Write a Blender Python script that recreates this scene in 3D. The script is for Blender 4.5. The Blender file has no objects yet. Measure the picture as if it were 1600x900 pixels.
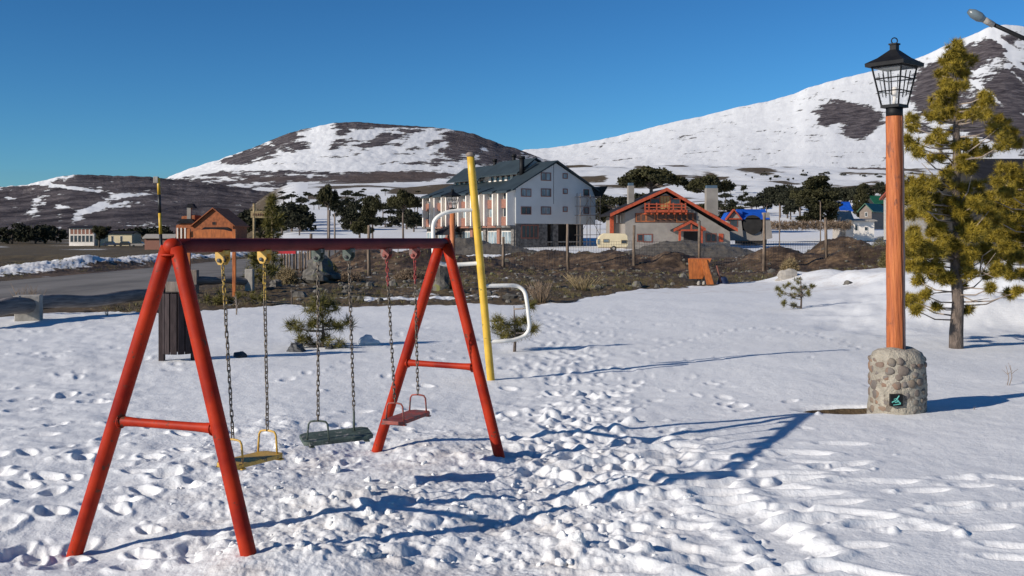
import bpy, math, random
import numpy as np
from mathutils import Vector, Matrix
# ------------------------------------------------------------------ camera / world / sun / exposure
F = 1680.0; HZ = 371.0; CZ = 1.8
scn = bpy.context.scene
COL = scn.collection
cam_d = bpy.data.cameras.new('camera'); cam = bpy.data.objects.new('camera', cam_d); COL.objects.link(cam)
cam.location = (0, 0, CZ); cam.rotation_euler = (math.pi/2, 0, 0)
cam_d.sensor_width = 36.0; cam_d.lens = 36.0*F/1600.0
cam_d.shift_y = -(450-HZ)/1600.0
cam_d.clip_start = 0.1; cam_d.clip_end = 30000
scn.camera = cam
SUNV = Vector((-3.58, -2.06, 1.75)).normalized()     # towards the sun
elev = math.asin(SUNV.z); azim = math.atan2(SUNV.x, SUNV.y)
w = bpy.data.worlds.new('World'); scn.world = w; w.use_nodes = True
nt = w.node_tree; nt.nodes.clear()
sky = nt.nodes.new('ShaderNodeTexSky'); sky.sky_type = 'NISHITA'; sky.sun_disc = False
sky.sun_elevation = elev; sky.sun_rotation = azim % (2*math.pi)
sky.altitude = 1000; sky.air_density = 1.0; sky.dust_density = 0.1; sky.ozone_density = 2.5
hs = nt.nodes.new('ShaderNodeHueSaturation'); hs.inputs['Hue'].default_value = 0.487; hs.inputs['Saturation'].default_value = 1.05
bg = nt.nodes.new('ShaderNodeBackground'); bg.inputs['Strength'].default_value = 0.09
wo = nt.nodes.new('ShaderNodeOutputWorld')
gm = nt.nodes.new('ShaderNodeGamma'); gm.inputs[1].default_value = 1.35
mu = nt.nodes.new('ShaderNodeVectorMath'); mu.operation = 'MULTIPLY'; mu.inputs[1].default_value = (.215, .388, .556)
nt.links.new(sky.outputs[0], hs.inputs['Color']); nt.links.new(hs.outputs[0], gm.inputs[0]); nt.links.new(gm.outputs[0], mu.inputs[0]); nt.links.new(mu.outputs[0], bg.inputs[0]); nt.links.new(bg.outputs[0], wo.inputs[0])
sd = bpy.data.lights.new('sun', 'SUN'); sd.energy = 4.9; sd.angle = math.radians(0.5); sd.color = (1.0, 0.92, 0.82)
so = bpy.data.objects.new('sun', sd); COL.objects.link(so)
so.rotation_euler = SUNV.to_track_quat('Z', 'Y').to_euler()
scn.view_settings.view_transform = 'Standard'; scn.view_settings.look = 'None'
scn.view_settings.gamma = 1; scn.view_settings.use_curve_mapping = False
scn.view_settings.exposure = 0.07
# ------------------------------------------------------------------ helpers
rnd = random.Random(7); rng = np.random.default_rng(11)
def W(px, py, d): return Vector(((px-800)*d/F, d, CZ-(py-HZ)*d/F))
def lerp(a, b, t): return a+(b-a)*t
def sst(a, b, x):
    t = np.clip((x-a)/(b-a), 0, 1); return t*t*(3-2*t)
PERM = rng.permutation(512); GA = rng.random(512)*2*np.pi; GX = np.cos(GA); GY = np.sin(GA)
def gn(x, y, s=0):
    x = np.asarray(x, float)+s*17.13; y = np.asarray(y, float)+s*9.71
    xi = np.floor(x).astype(np.int64); yi = np.floor(y).astype(np.int64); xf = x-xi; yf = y-yi
    def g(ix, iy, dx, dy):
        h = PERM[(PERM[ix & 511]+iy) & 511]; return GX[h]*dx+GY[h]*dy
    u = xf*xf*xf*(xf*(xf*6-15)+10); v = yf*yf*yf*(yf*(yf*6-15)+10)
    a = g(xi, yi, xf, yf); b = g(xi+1, yi, xf-1, yf); c = g(xi, yi+1, xf, yf-1); d = g(xi+1, yi+1, xf-1, yf-1)
    return (a+(b-a)*u+((c+(d-c)*u)-(a+(b-a)*u))*v)*1.5
def fbm(x, y, o=4, s=0):
    r = 0; a = 1; t = 0
    for i in range(o): r = r+a*gn(x*2**i, y*2**i, s+i*3); t += a; a *= .5
    return r/t*1.4
class MB:
    def __init__(s): s.v = []; s.f = []
    def add(s, vs, fs):
        n = len(s.v); s.v += [tuple(v) for v in vs]; s.f += [tuple(i+n for i in f) for f in fs]; return s
    def hexa(s, p):   # 8 points: bottom 4 then top 4
        return s.add(p, [(0,3,2,1),(4,5,6,7),(0,1,5,4),(1,2,6,5),(2,3,7,6),(3,0,4,7)])
    def box(s, c, sz, rz=0):
        x, y, z = sz[0]/2, sz[1]/2, sz[2]/2; cr, sr = math.cos(rz), math.sin(rz)
        return s.hexa([(c[0]+a*x*cr-b*y*sr, c[1]+a*x*sr+b*y*cr, c[2]+k*z) for k in (-1,1) for a, b in ((-1,-1),(1,-1),(1,1),(-1,1))])
    def tube(s, pts, r, seg=10, cap=True, wob=0):
        pts = [Vector(p) for p in pts]; n = len(pts)
        if not hasattr(r, '__len__'): r = [r]*n
        rings = []; ref = None
        for i in range(n):
            t = (pts[min(i+1,n-1)]-pts[max(i-1,0)]).normalized()
            if ref is None:
                ref = Vector((0,0,1)) if abs(t.z) < .9 else Vector((1,0,0))
            a = t.cross(ref).normalized(); b = a.cross(t).normalized(); ref = b
            rings.append([pts[i]+(a*math.cos(k*2*math.pi/seg)+b*math.sin(k*2*math.pi/seg))*r[i]*(1+(rnd.uniform(-wob,wob) if wob else 0)) for k in range(seg)])
        fs = []
        for i in range(n-1):
            for k in range(seg):
                k2 = (k+1) % seg; fs.append((i*seg+k, i*seg+k2, (i+1)*seg+k2, (i+1)*seg+k))
        if cap: fs.append(tuple(range(seg))[::-1]); fs.append(tuple((n-1)*seg+k for k in range(seg)))
        return s.add([p for R in rings for p in R], fs)
    def ball(s, c, r, seg=12, rings=8, noise=0, seed=0, rot=None):
        if not hasattr(r, '__len__'): r = (r,r,r)
        rr = random.Random(seed); vs = []; fs = []
        ph = [rr.uniform(0, 6.3) for _ in range(6)]
        for i in range(rings+1):
            th = math.pi*i/rings
            for k in range(seg):
                p = 2*math.pi*k/seg; d = Vector((math.sin(th)*math.cos(p), math.sin(th)*math.sin(p), math.cos(th)))
                m = 1+noise*(math.sin(d.x*3+ph[0])+math.sin(d.y*4+ph[1])+math.sin(d.z*5+ph[2])+.6*math.sin(d.x*9+d.z*7+ph[3]))*.4
                q = Vector((d.x*r[0], d.y*r[1], d.z*r[2]))*m
                if rot is not None: q = rot @ q
                vs.append(Vector(c)+q)
        for i in range(rings):
            for k in range(seg):
                k2 = (k+1) % seg; fs.append((i*seg+k, (i+1)*seg+k, (i+1)*seg+k2, i*seg+k2))
        return s.add(vs, fs)
    def prism(s, poly, depth):   # poly: list of Vector, depth: Vector
        n = len(poly); return s.add([Vector(p) for p in poly]+[Vector(p)+depth for p in poly],
            [tuple(range(n))[::-1], tuple(range(n, 2*n))]+[(i, (i+1) % n, (i+1) % n+n, i+n) for i in range(n)])
    def build(s, name, mat, parent=None, smooth=False, bevel=0):
        o = raw(name, s.v, s.f, mat, parent, smooth)
        if bevel:
            m = o.modifiers.new('bevel', 'BEVEL'); m.width = bevel; m.segments = 2; m.limit_method = 'ANGLE'
        return o
def raw(name, v, f, mat, parent=None, smooth=False):
    base = Vector((0,0,0)); p = parent
    while p is not None: base += p.location; p = p.parent
    a = np.array([tuple(x) for x in v], float)-np.array(base)
    me = bpy.data.meshes.new(name); me.from_pydata(a.tolist(), [], f)
    if mat: me.materials.append(mat)
    if smooth: me.polygons.foreach_set('use_smooth', [True]*len(me.polygons))
    me.update(); o = bpy.data.objects.new(name, me); COL.objects.link(o)
    if parent: o.parent = parent
    return o
def soup(name, tri, mat, parent=None):      # tri: (n,3,3) array of world points
    base = Vector((0,0,0)); p = parent
    while p is not None: base += p.location; p = p.parent
    n = len(tri); me = bpy.data.meshes.new(name)
    me.vertices.add(n*3); me.vertices.foreach_set('co', (tri.reshape(-1,3)-np.array(base)).ravel())
    me.loops.add(n*3); me.loops.foreach_set('vertex_index', np.arange(n*3))
    me.polygons.add(n); me.polygons.foreach_set('loop_start', np.arange(n)*3)
    me.update(calc_edges=True); me.materials.append(mat)
    o = bpy.data.objects.new(name, me); COL.objects.link(o)
    if parent: o.parent = parent
    return o
def thing(name, label, cat, loc, group=None):
    o = bpy.data.objects.new(name, None); COL.objects.link(o); o.location = loc; o.empty_display_size = .2
    o['label'] = label; o['category'] = cat
    if group: o['group'] = group
    return o
def tag(o, label, cat, group=None, kind=None):
    if label: o['label'] = label
    if cat: o['category'] = cat
    if group: o['group'] = group
    if kind: o['kind'] = kind
    return o
def struct(o): o['kind'] = 'structure'; return o
# ------------------------------------------------------------------ materials
class N:
    def __init__(s, name):
        s.m = bpy.data.materials.new(name); s.m.use_nodes = True; s.t = s.m.node_tree; s.p = s.t.nodes['Principled BSDF']
    def n(s, typ, **kw):
        q = s.t.nodes.new(typ)
        for k, v in kw.items(): setattr(q, k, v)
        return q
    def l(s, a, b): s.t.links.new(a, b)
    def coord(s, sc=(1,1,1)):
        tc = s.n('ShaderNodeTexCoord'); mp = s.n('ShaderNodeMapping'); mp.inputs['Scale'].default_value = sc
        s.l(tc.outputs['Object'], mp.inputs['Vector']); return mp.outputs[0]
    def noise(s, vec, scale, det=4, rough=.55):
        q = s.n('ShaderNodeTexNoise'); q.inputs['Scale'].default_value = scale; q.inputs['Detail'].default_value = det
        q.inputs['Roughness'].default_value = rough; s.l(vec, q.inputs['Vector']); return q.outputs['Fac']
    def ramp(s, fac, stops):
        r = s.n('ShaderNodeValToRGB'); s.l(fac, r.inputs[0]); e = r.color_ramp.elements
        e[0].position = stops[0][0]; e[0].color = (*stops[0][1], 1); e[1].position = stops[-1][0]; e[1].color = (*stops[-1][1], 1)
        for ps, c in stops[1:-1]:
            x = e.new(ps); x.color = (*c, 1)
        return r.outputs[0]
    def fr(s, fac, a, b):
        return s.ramp(fac, [(a, (0,0,0)), (b, (1,1,1))])
    def mix(s, fac, a, b):
        q = s.n('ShaderNodeMix', data_type='RGBA')
        if isinstance(fac, (int, float)): q.inputs[0].default_value = fac
        else: s.l(fac, q.inputs[0])
        for i, c in ((6, a), (7, b)):
            if isinstance(c, tuple): q.inputs[i].default_value = (*c, 1)
            else: s.l(c, q.inputs[i])
        return q.outputs[2]
    def math(s, op, a, b):
        q = s.n('ShaderNodeMath', operation=op)
        for i, c in ((0, a), (1, b)):
            if isinstance(c, (int, float)): q.inputs[i].default_value = c
            else: s.l(c, q.inputs[i])
        return q.outputs[0]
    def attr(s, name): return s.n('ShaderNodeAttribute', attribute_name=name).outputs['Fac']
    def bump(s, h, dist, st=1.0):
        b = s.n('ShaderNodeBump'); b.inputs['Distance'].default_value = dist; b.inputs['Strength'].default_value = st
        s.l(h, b.inputs['Height']); s.l(b.outputs[0], s.p.inputs['Normal'])
def sc3(c, k): return tuple(min(1, x*k) for x in c)
def pmat(name, c, var=.25, scale=6, rough=.7, bump=.004, metal=0, stretch=(1,1,1), c2=None, lo=.35, hi=.65, spot=None, spot_scale=12, spot_lo=.6, spec=.5):
    k = N(name); v = k.coord(stretch); f = k.noise(v, scale)
    a = sc3(c, 1-var); b = c2 if c2 else sc3(c, 1+var)
    col = k.ramp(f, [(lo, a), (hi, b)])
    if spot:
        g = k.noise(k.coord(), spot_scale, 5, .65); col = k.mix(k.fr(g, spot_lo, spot_lo+.06), col, spot)
    k.l(col, k.p.inputs['Base Color']); k.p.inputs['Roughness'].default_value = rough; k.p.inputs['Metallic'].default_value = metal
    k.p.inputs['Specular IOR Level'].default_value = spec
    if bump: k.bump(k.noise(v, scale*4, 5), bump)
    return k.m
m_red = pmat('red_paint', (.27,.010,.003), .22, 4, .55, .001, spec=.18, c2=(.42,.030,.005), spot=(.10,.035,.02), spot_scale=17, spot_lo=.61)
m_bar = pmat('dark_red_paint', (.115,.012,.011), .25, 5, .55, .001, spec=.2, spot=(.05,.015,.01), spot_scale=14, spot_lo=.66)
m_yel = pmat('chipped_yellow_paint', (.50,.30,.05), .2, 8, .5, .002, spot=(.10,.07,.04), spot_scale=16, spot_lo=.6)
m_pole = pmat('yellow_pole_paint', (.60,.37,.035), .15, 5, .45, .001, spot=(.14,.13,.03), spot_scale=10, spot_lo=.64)
m_grn = pmat('worn_green_paint', (.055,.075,.06), .35, 14, .6, .003, spot=(.24,.23,.21), spot_scale=22, spot_lo=.58)
m_redw = pmat('worn_red_paint', (.26,.055,.04), .3, 12, .6, .003, spot=(.12,.08,.07), spot_scale=18, spot_lo=.52)
m_chain = pmat('galvanised_chain', (.16,.13,.10), .4, 60, .42, 0, metal=.85)
m_chain_y = pmat('painted_yellow_chain', (.42,.27,.04), .4, 60, .5, 0, spot=(.1,.07,.04), spot_scale=80, spot_lo=.5)
m_chain_r = pmat('painted_red_chain', (.26,.03,.025), .4, 60, .5, 0)
m_white = pmat('white_pipe_paint', (.72,.70,.64), .08, 8, .45, .001, spot=(.3,.22,.14), spot_scale=14, spot_lo=.7)
m_black = pmat('black_iron', (.008,.008,.009), .3, 10, .6, .001, spec=.25)
m_wood = pmat('orange_stained_wood', (.40,.115,.035), .3, 3, .6, .006, stretch=(9,9,.8), c2=(.62,.21,.07), lo=.3, hi=.7)
m_wood2 = pmat('weathered_grey_wood', (.20,.16,.13), .35, 3, .8, .006, stretch=(8,8,1))
m_orange = pmat('orange_varnished_wood', (.42,.12,.025), .3, 4, .5, .003, stretch=(4,4,1))
m_timber = pmat('red_orange_timber', (.38,.065,.022), .25, 3, .6, .002)
m_plank = pmat('dark_brown_slats', (.040,.028,.028), .3, 6, .7, .003, spec=.2, stretch=(6,6,1))
m_mortar = pmat('rough_grey_mortar', (.33,.295,.235), .2, 9, .95, .03, spot=(.17,.14,.11), spot_scale=7, spot_lo=.58)
m_conc = pmat('grey_concrete', (.34,.31,.27), .2, 5, .9, .01)
m_bark = pmat('grey_brown_bark', (.13,.10,.08), .45, 14, .9, .03, stretch=(1,1,.35))
m_barkl = pmat('pale_bare_branch', (.26,.21,.17), .3, 14, .9, .005)
m_needle = pmat('golden_olive_needles', (.17,.135,.012), .4, 7, .6, 0, c2=(.37,.27,.03), spec=.3)
m_needle2 = pmat('olive_green_needles', (.085,.085,.018), .4, 5, .6, 0, c2=(.20,.17,.04), spec=.3)
m_arau = pmat('dark_araucaria_foliage', (.030,.033,.015), .5, .8, .7, 0, c2=(.085,.078,.03), spec=.2)
m_arau2 = pmat('distant_araucaria_foliage', (.024,.027,.018), .4, .3, .8, 0, c2=(.060,.060,.036), spec=.1)
m_dryb = pmat('dry_twigs', (.20,.14,.09), .3, 10, .8, 0)
m_hay = pmat('dry_straw_shrub', (.27,.2,.1), .4, 10, .8, 0)
m_bush = pmat('dry_olive_bush', (.12,.10,.035), .4, 10, .8, 0)
m_rock = pmat('mossy_grey_rock', (.12,.11,.095), .4, 3, .9, .03, spot=(.15,.15,.05), spot_scale=3, spot_lo=.58)
m_rockd = pmat('dark_wet_rock', (.06,.06,.06), .4, 6, .6, .02)
m_metalroof = pmat('slate_green_metal_roof', (.030,.043,.050), .15, .5, .6, .004, spec=.25)
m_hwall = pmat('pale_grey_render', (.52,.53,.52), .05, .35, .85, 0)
m_hwhite = pmat('cream_white_render', (.74,.68,.60), .06, .6, .85, 0)
m_log = pmat('weathered_log', (.17,.15,.14), .35, 3, .85, .01, stretch=(.8,.8,9))
m_brick = pmat('red_brick_spandrel', (.25,.115,.08), .3, 4, .9, 0, stretch=(1,1,3))
m_stone = pmat('grey_rubble_stone', (.13,.12,.11), .5, 2.2, .95, .05)
m_glass = pmat('dark_window_glass', (.035,.045,.055), .5, .5, .12, 0)
m_curt = pmat('curtained_window', (.20,.25,.27), .5, 1.3, .3, 0, stretch=(1,1,.3))
m_frame = pmat('brown_window_frame', (.20,.07,.045), .2, 3, .6, 0)
m_wframe = pmat('white_window_frame', (.7,.68,.64), .05, 3, .6, 0)
m_dark = pmat('dark_wall_and_shade_fill', (.02,.018,.016), .3, 1, .9, 0)  # near-black: painted-in shade of voids and openings, and plain dark house walls
m_cream = pmat('cream_caravan_paint', (.62,.52,.33), .07, 1, .45, 0)
m_chalet = pmat('grey_cement_render', (.26,.235,.205), .12, .7, .9, .01, spot=(.25,.22,.2), spot_scale=.5, spot_lo=.55)
m_roofd = pmat('dark_shingle_roof', (.016,.016,.02), .3, 3, .9, .01, spec=.2)
m_blue = pmat('bright_blue_sheet_roof', (.01,.08,.42), .2, 1, .45, 0)
m_green = pmat('dark_green_sheet_roof', (.012,.085,.04), .2, 1, .5, 0)
m_redroof = pmat('rust_red_sheet_roof', (.26,.055,.03), .2, 1, .6, 0)
m_fpost = pmat('weathered_fence_post', (.17,.125,.09), .45, 5, .9, .01, stretch=(2,2,.5))
m_wire = pmat('rusty_wire', (.10,.09,.08), .2, 5, .6, 0, metal=.3)
m_blkp = pmat('black_and_yellow_black', (.015,.015,.015), .2, 5, .5, 0)
m_lodge = pmat('orange_brick_lodge', (.32,.10,.035), .3, 2, .85, 0)
m_turq = pmat('turquoise_paint', (.12,.42,.36), .2, 20, .6, 0)
m_tarp = pmat('dark_blue_tarpaulin', (.02,.03,.07), .3, 5, .5, .02)
m_tyre = pmat('black_tyre', (.02,.02,.02), .2, 5, .8, 0)
m_car = pmat('dark_car_paint', (.03,.04,.07), .2, 2, .3, 0)
m_snowcap = pmat('snow_clump', (.80,.80,.79), .03, 8, .7, .02)
kg = N('lantern_glass'); tr_ = kg.n('ShaderNodeBsdfTransparent'); kg.p.inputs['Base Color'].default_value = (.6,.63,.65,1); kg.p.inputs['Roughness'].default_value = .15
mx_ = kg.n('ShaderNodeMixShader'); mx_.inputs[0].default_value = .16; kg.l(tr_.outputs[0], mx_.inputs[1]); kg.l(kg.p.outputs[0], mx_.inputs[2])
kg.l(mx_.outputs[0], kg.t.nodes['Material Output'].inputs['Surface']); m_lglass = kg.m
# stones of the pedestal: colour per stone region
k = N('embedded_river_stones'); vor = k.n('ShaderNodeTexVoronoi'); vor.inputs['Scale'].default_value = 9; k.l(k.coord(), vor.inputs['Vector'])
sep = k.n('ShaderNodeSeparateColor'); k.l(vor.outputs['Color'], sep.inputs[0])
c0 = k.ramp(sep.outputs[0], [(0,(.07,.065,.07)), (.3,(.13,.09,.07)), (.5,(.28,.11,.04)), (.7,(.18,.145,.10)), (1,(.11,.11,.12))])
c1 = k.mix(k.noise(k.coord(), 30), c0, (.18,.15,.12)); k.l(c1, k.p.inputs['Base Color']); k.p.inputs['Roughness'].default_value = .8
k.bump(k.noise(k.coord(), 60), .004); m_stones = k.m
# ground: snow / dirty snow / soil / gravel / dry grass from attributes
k = N('snow_and_soil'); co = k.coord()
n1 = k.noise(co, .9, 8, .62); n2 = k.noise(co, 9, 6, .6); n3 = k.noise(co, 55, 4, .6); nb = k.noise(co, .12, 4)
snow_c = k.ramp(n2, [(.3,(.735,.738,.735)), (.7,(.81,.813,.805))])
dirt_f = k.math('MULTIPLY', k.attr('dirty'), k.fr(k.noise(co, 2.4, 7, .65), .47, .66))
snow_c = k.mix(k.math('MULTIPLY', dirt_f, .55), snow_c, (.42,.335,.27))
soil = k.ramp(k.noise(co, 1.3, 9, .74), [(.34,(.022,.014,.009)), (.46,(.075,.047,.027)), (.57,(.165,.105,.058)), (.70,(.29,.205,.13))])
grass = k.ramp(k.noise(k.coord((1,.4,1)), .7, 8, .65), [(.3,(.045,.036,.018)), (.5,(.095,.07,.034)), (.68,(.17,.125,.055)), (.8,(.22,.17,.09))])
grav = k.ramp(k.noise(co, 3.5, 6, .6), [(.3,(.085,.073,.058)), (.7,(.145,.125,.098))])
soil = k.mix(k.math('MULTIPLY', k.fr(k.noise(k.coord((1,.5,1)), .35, 6, .7), .46, .58), .75), soil, (.020,.013,.009)); bare = k.mix(k.attr('grass'), soil, grass); bare = k.mix(k.attr('gravel'), bare, grav)
bare = k.mix(k.math('MULTIPLY', k.fr(n2, .66, .70), .55), bare, (.36,.31,.25))
far = k.attr('farness')
nfa = k.mix(far, n1, k.noise(k.coord((1,3.5,1)), .035, 8, .68))
sm = k.fr(k.math('ADD', k.attr('snow'), k.math('MULTIPLY', k.math('SUBTRACT', nfa, .5), 1.3)), .47, .55)
k.l(k.mix(sm, bare, snow_c), k.p.inputs['Base Color'])
k.p.inputs['Roughness'].default_value = .75; k.p.inputs['Specular IOR Level'].default_value = .3
hh = k.math('ADD', k.math('MULTIPLY', n2, .6), k.math('MULTIPLY', n3, .28)); hh = k.math('ADD', hh, k.math('MULTIPLY', k.noise(co, 26, 4, .6), .35))
hh = k.math('ADD', hh, k.math('MULTIPLY', k.math('MULTIPLY', k.noise(co, 3, 6, .7), k.math('SUBTRACT', 1.0, sm)), 6.0)); k.bump(hh, .016, .9); m_ground = k.m
k = N('mountain_snow_and_rock'); co = k.coord()
mn = k.noise(k.coord((1,.8,2)), .013, 12, .78)
sm = k.fr(k.math('ADD', k.attr('snow'), k.math('MULTIPLY', k.math('SUBTRACT', mn, .5), 2.0)), .46, .55)
rock = k.ramp(k.noise(co, .02, 9, .7), [(.36,(.036,.030,.033)), (.5,(.10,.084,.086)), (.64,(.19,.165,.162))])
rock = k.mix(k.math('MULTIPLY', k.attr('brown'), .8), rock, (.135,.098,.078))
k.l(k.mix(sm, rock, k.ramp(k.noise(co, .006, 5), [(.3,(.73,.735,.735)), (.7,(.80,.805,.80))])), k.p.inputs['Base Color']); k.p.inputs['Roughness'].default_value = .9
k.p.inputs['Specular IOR Level'].default_value = .1
k.bump(k.math('MULTIPLY', k.noise(k.coord((1,1,1)), .02, 9, .7), k.math('SUBTRACT', 1.15, sm)), 14.0, 1.0); m_mount = k.m
k = N('road_asphalt'); co = k.coord()
k.l(k.ramp(k.noise(k.coord((1,.25,1)), .5, 8, .6), [(.35,(.105,.094,.082)), (.5,(.165,.148,.128)), (.65,(.21,.19,.168))]), k.p.inputs['Base Color']); k.p.inputs['Roughness'].default_value = .85
k.bump(k.noise(co, 8), .01); m_road = k.m
k = N('lake_water'); k.p.inputs['Base Color'].default_value = (.05,.045,.04,1); k.p.inputs['Roughness'].default_value = .015; m_lake = k.m
# ------------------------------------------------------------------ terrain
BND = np.array([(-400,498),(0,500),(60,494),(150,492),(250,494),(320,487),(450,482),(640,481),(760,478),(850,479),(900,474),(960,463),(1000,455),(1080,451),(1130,447),(1200,442),(1250,434),(1290,437),(1340,435),(1400,431),(1450,424),(1520,412),(1600,395),(2200,395)], float)
LR = np.log(np.array([1, 165, 200, 250, 300, 600, 1000, 1700, 4000.]))
PR = np.array([0, 0, 1.0, 3.2, 5.6, 18, 41, 88, 260.]); PL = np.array([-.3, -.6, -.8, -.95, -.9, 1.5, 5, 14, 60.])
# mounds: px, depth, half width m, half depth m, top z, gravel
MND = [(722,112,5.0,7,1.75,1),(775,105,4.5,5,1.15,1),(690,108,4.5,6,1.1,1),
 (820,66,3.2,4,.75,0),(862,64,3.0,4,.95,0),(915,63,2.6,4,.85,0),(955,62,2.6,4,1.0,0),(1005,61,2.2,3.5,.8,0),(1050,60,2.0,3,1.0,0),
 (1062,92,4.8,7,1.5,1),(1115,90,4.6,6,1.12,1),(1160,62,2.4,3,.55,0),(1215,61,2.6,3.5,1.25,0),(1262,60,2.2,3,.95,0),(1318,66,2.5,4,1.85,0),(1350,58,2.6,3,1.25,0),(1395,58,3.4,4,1.35,0),(1470,56,4,4,1.3,0),(1560,54,5,4,1.3,0),
 (520,66,4.5,6,1.35,0),(575,62,3.2,5,1.15,0),(615,60,2.6,5,1.0,0),(655,60,2.8,5,1.2,0),(700,58,2.6,4,.8,0),(745,60,2.6,4,.7,0),(470,62,3,5,.6,0),
 (1245,41,1.1,1.2,.42,2),(1290,40,1.3,1.3,.5,2),(1345,36,1.5,1.5,.62,2),(1385,35,1.3,1.4,.50,2),(1040,42,1.6,1.0,.28,2),(985,44,1.3,1.0,.2,2),
 (1470,25,2.0,1.6,.42,2),(1560,22,2.0,1.5,.5,2),(1590,27,3.0,2.5,.9,2),(1520,33,3,3,.7,2)]
def terrain(x, y):
    x = np.asarray(x, float); y = np.asarray(y, float); px = 800+F*x/y
    k = sst(300, 470, px); ly = np.log(np.maximum(y, 1))
    z = np.interp(ly, LR, PL)*(1-k)*sst(60, 110, y)*sst(-22, -30, x) + np.interp(ly, LR, PR)*np.where(px < 470, k, 1)
    z = np.where(y > 300, np.interp(ly, LR, PL)*(1-k)+np.interp(ly, LR, PR)*k, z)
    # depression of the lake
    lk = sst(1.25, .8, np.sqrt(((x+62)/26)**2+((y-112)/25)**2)); z = z*(1-lk)+(-1.6)*lk
    z = z + .05*fbm(x*.22, y*.22, 2, 3)*sst(60, 30, y)
    z = z + .12*fbm(x*.12, y*.12, 3, 5)*sst(40, 60, y)*sst(160, 130, y)
    z = z + sst(180, 700, y)*7*fbm(x*.006, y*.006, 4, 8)*sst(-60, 120, x-y*-.15)
    top = np.zeros_like(z)
    for (mp, d, hw, hd, tz, g) in MND:
        cx = (mp-800)*d/F; q = ((x-cx)/hw)**2+((y-d)/hd)**2
        top = np.maximum(top, tz*np.exp(-q*1.1))
    z = z + top*(1+.16*fbm(x*.8, y*.5, 3, 9))
    # dug road bed
    rd = sst(-24.5, -21, x)*sst(-9.5, -12.5, x)*sst(22, 27, y)*sst(150, 140, y)
    z = z*(1-rd)+(-.05)*rd
    # snow banks along the road
    z = z+.55*np.exp(-((x+25.5)/1.7)**2)*(.15+.85*sst(50, 64, y))*sst(38, 48, y)*sst(125, 100, y)*(1+.5*fbm(x*.5, y*.2, 3, 4))
    # local snow level under the swing set feet
    for (fx, fy, dz) in FEET: z = z+dz*np.exp(-((x-fx)**2+(y-fy)**2)/.35**2)
    # right bank rise
    z = z+sst(13, 30, y)*sst(9, 20, x+.0*y)*.5*sst(60, 45, y)
    return z
def foot(px, py, d):
    p = W(px, py, d); return p
FT = [foot(112,882,6.12), foot(393,886,5.68), foot(583,723,8.84), foot(783,724,8.34)]
FEET = [(p.x, p.y, p.z) for p in FT]
def gz(x, y): return float(terrain(np.array([x]), np.array([y]))[0])
def hit(px, py, r0=30, r1=2500):
    r = np.exp(np.linspace(math.log(r0), math.log(r1), 1500)); x = (px-800)*r/F
    z = terrain(x, r); zz = CZ-(py-HZ)*r/F; i = np.argmax(z >= zz)
    if z[i] < zz[i]: i = len(r)-1
    return Vector((x[i], r[i], z[i]))
def grnd(px, d): x = (px-800)*d/F; return Vector((x, d, gz(x, d)))
# grid
rows = [3.2]
while rows[-1] < 2600: rows.append(rows[-1]+(.0014 if 5 < rows[-1] < 13 else .0025)*rows[-1]**1.25)
rows = np.array(rows)
U = np.concatenate([np.linspace(-1.3, -.53, 24)[:-1], np.linspace(-.53, .53, 1150), np.linspace(.53, 1.3, 24)[1:]])
X = rows[:, None]*U[None, :]; Y = np.repeat(rows[:, None], len(U), 1)
Z = terrain(X, Y); PX = 800+F*U[None, :]+0*X; PYF = HZ+F*CZ/Y
Bpx = np.interp(PX, BND[:, 0], BND[:, 1]); Db = F*CZ/(Bpx-HZ)
snow_near = sst(1.06, .97, Y/Db+.03*fbm(X*.5, Y*.2, 4, 21))
# snow layer thickness
Z += .07*snow_near
# trampled zone around the swings
T = sst(150, 420, PX)*sst(1210, 930, PX+.15*(PYF-700))*sst(610, 720, PYF+18*fbm(X*.9, Y*.9, 3, 31))
T = np.clip(T*(.75+.5*fbm(X*.7, Y*.7, 2, 33))+.10*sst(640, 760, PYF)*sst(1500, 1200, PX), 0, 1)
T2 = sst(700, 840, PX)*sst(1060, 930, PX)*sst(500, 560, PYF)      # trodden path behind
near = sst(40, 26, Y)
ni = int(np.searchsorted(rows, 42))
def nb_(fx, fy, o, s): return fbm(X[:ni]*fx, Y[:ni]*fy, o, s)
Zn = Z[:ni]; Tn = T[:ni]; T2n = T2[:ni]; Sn = snow_near[:ni]*near[:ni]
Zn += Tn*(.055*nb_(.9, .9, 2, 41)-.026*np.abs(nb_(2.2, 2.2, 3, 43))+.012*nb_(7, 7, 3, 45)+.03)
Zn += T2n*Sn*(.022*nb_(2.6, 2.6, 4, 47))
Zn += Sn*(.012*nb_(1.2, 1.0, 3, 49)+.004*nb_(6, 4, 3, 51))
Zn += Sn*sst(1230, 1330, PX[:ni])*sst(560, 500, PYF[:ni])*(.10*nb_(.8, .8, 4, 57))
Zn += Sn*sst(330, 200, PX[:ni])*(.022*nb_(2.4, 2.4, 4, 53))
def win(cx, cy, R):
    i0, i1 = np.searchsorted(rows, [cy-R, cy+R]); ua = [(cx+s*R)/(cy+t*R) for s in (-1, 1) for t in (-1, 1)]
    j0, j1 = np.searchsorted(U, [min(ua), max(ua)]); return i0, i1+1, j0, j1+1
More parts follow.
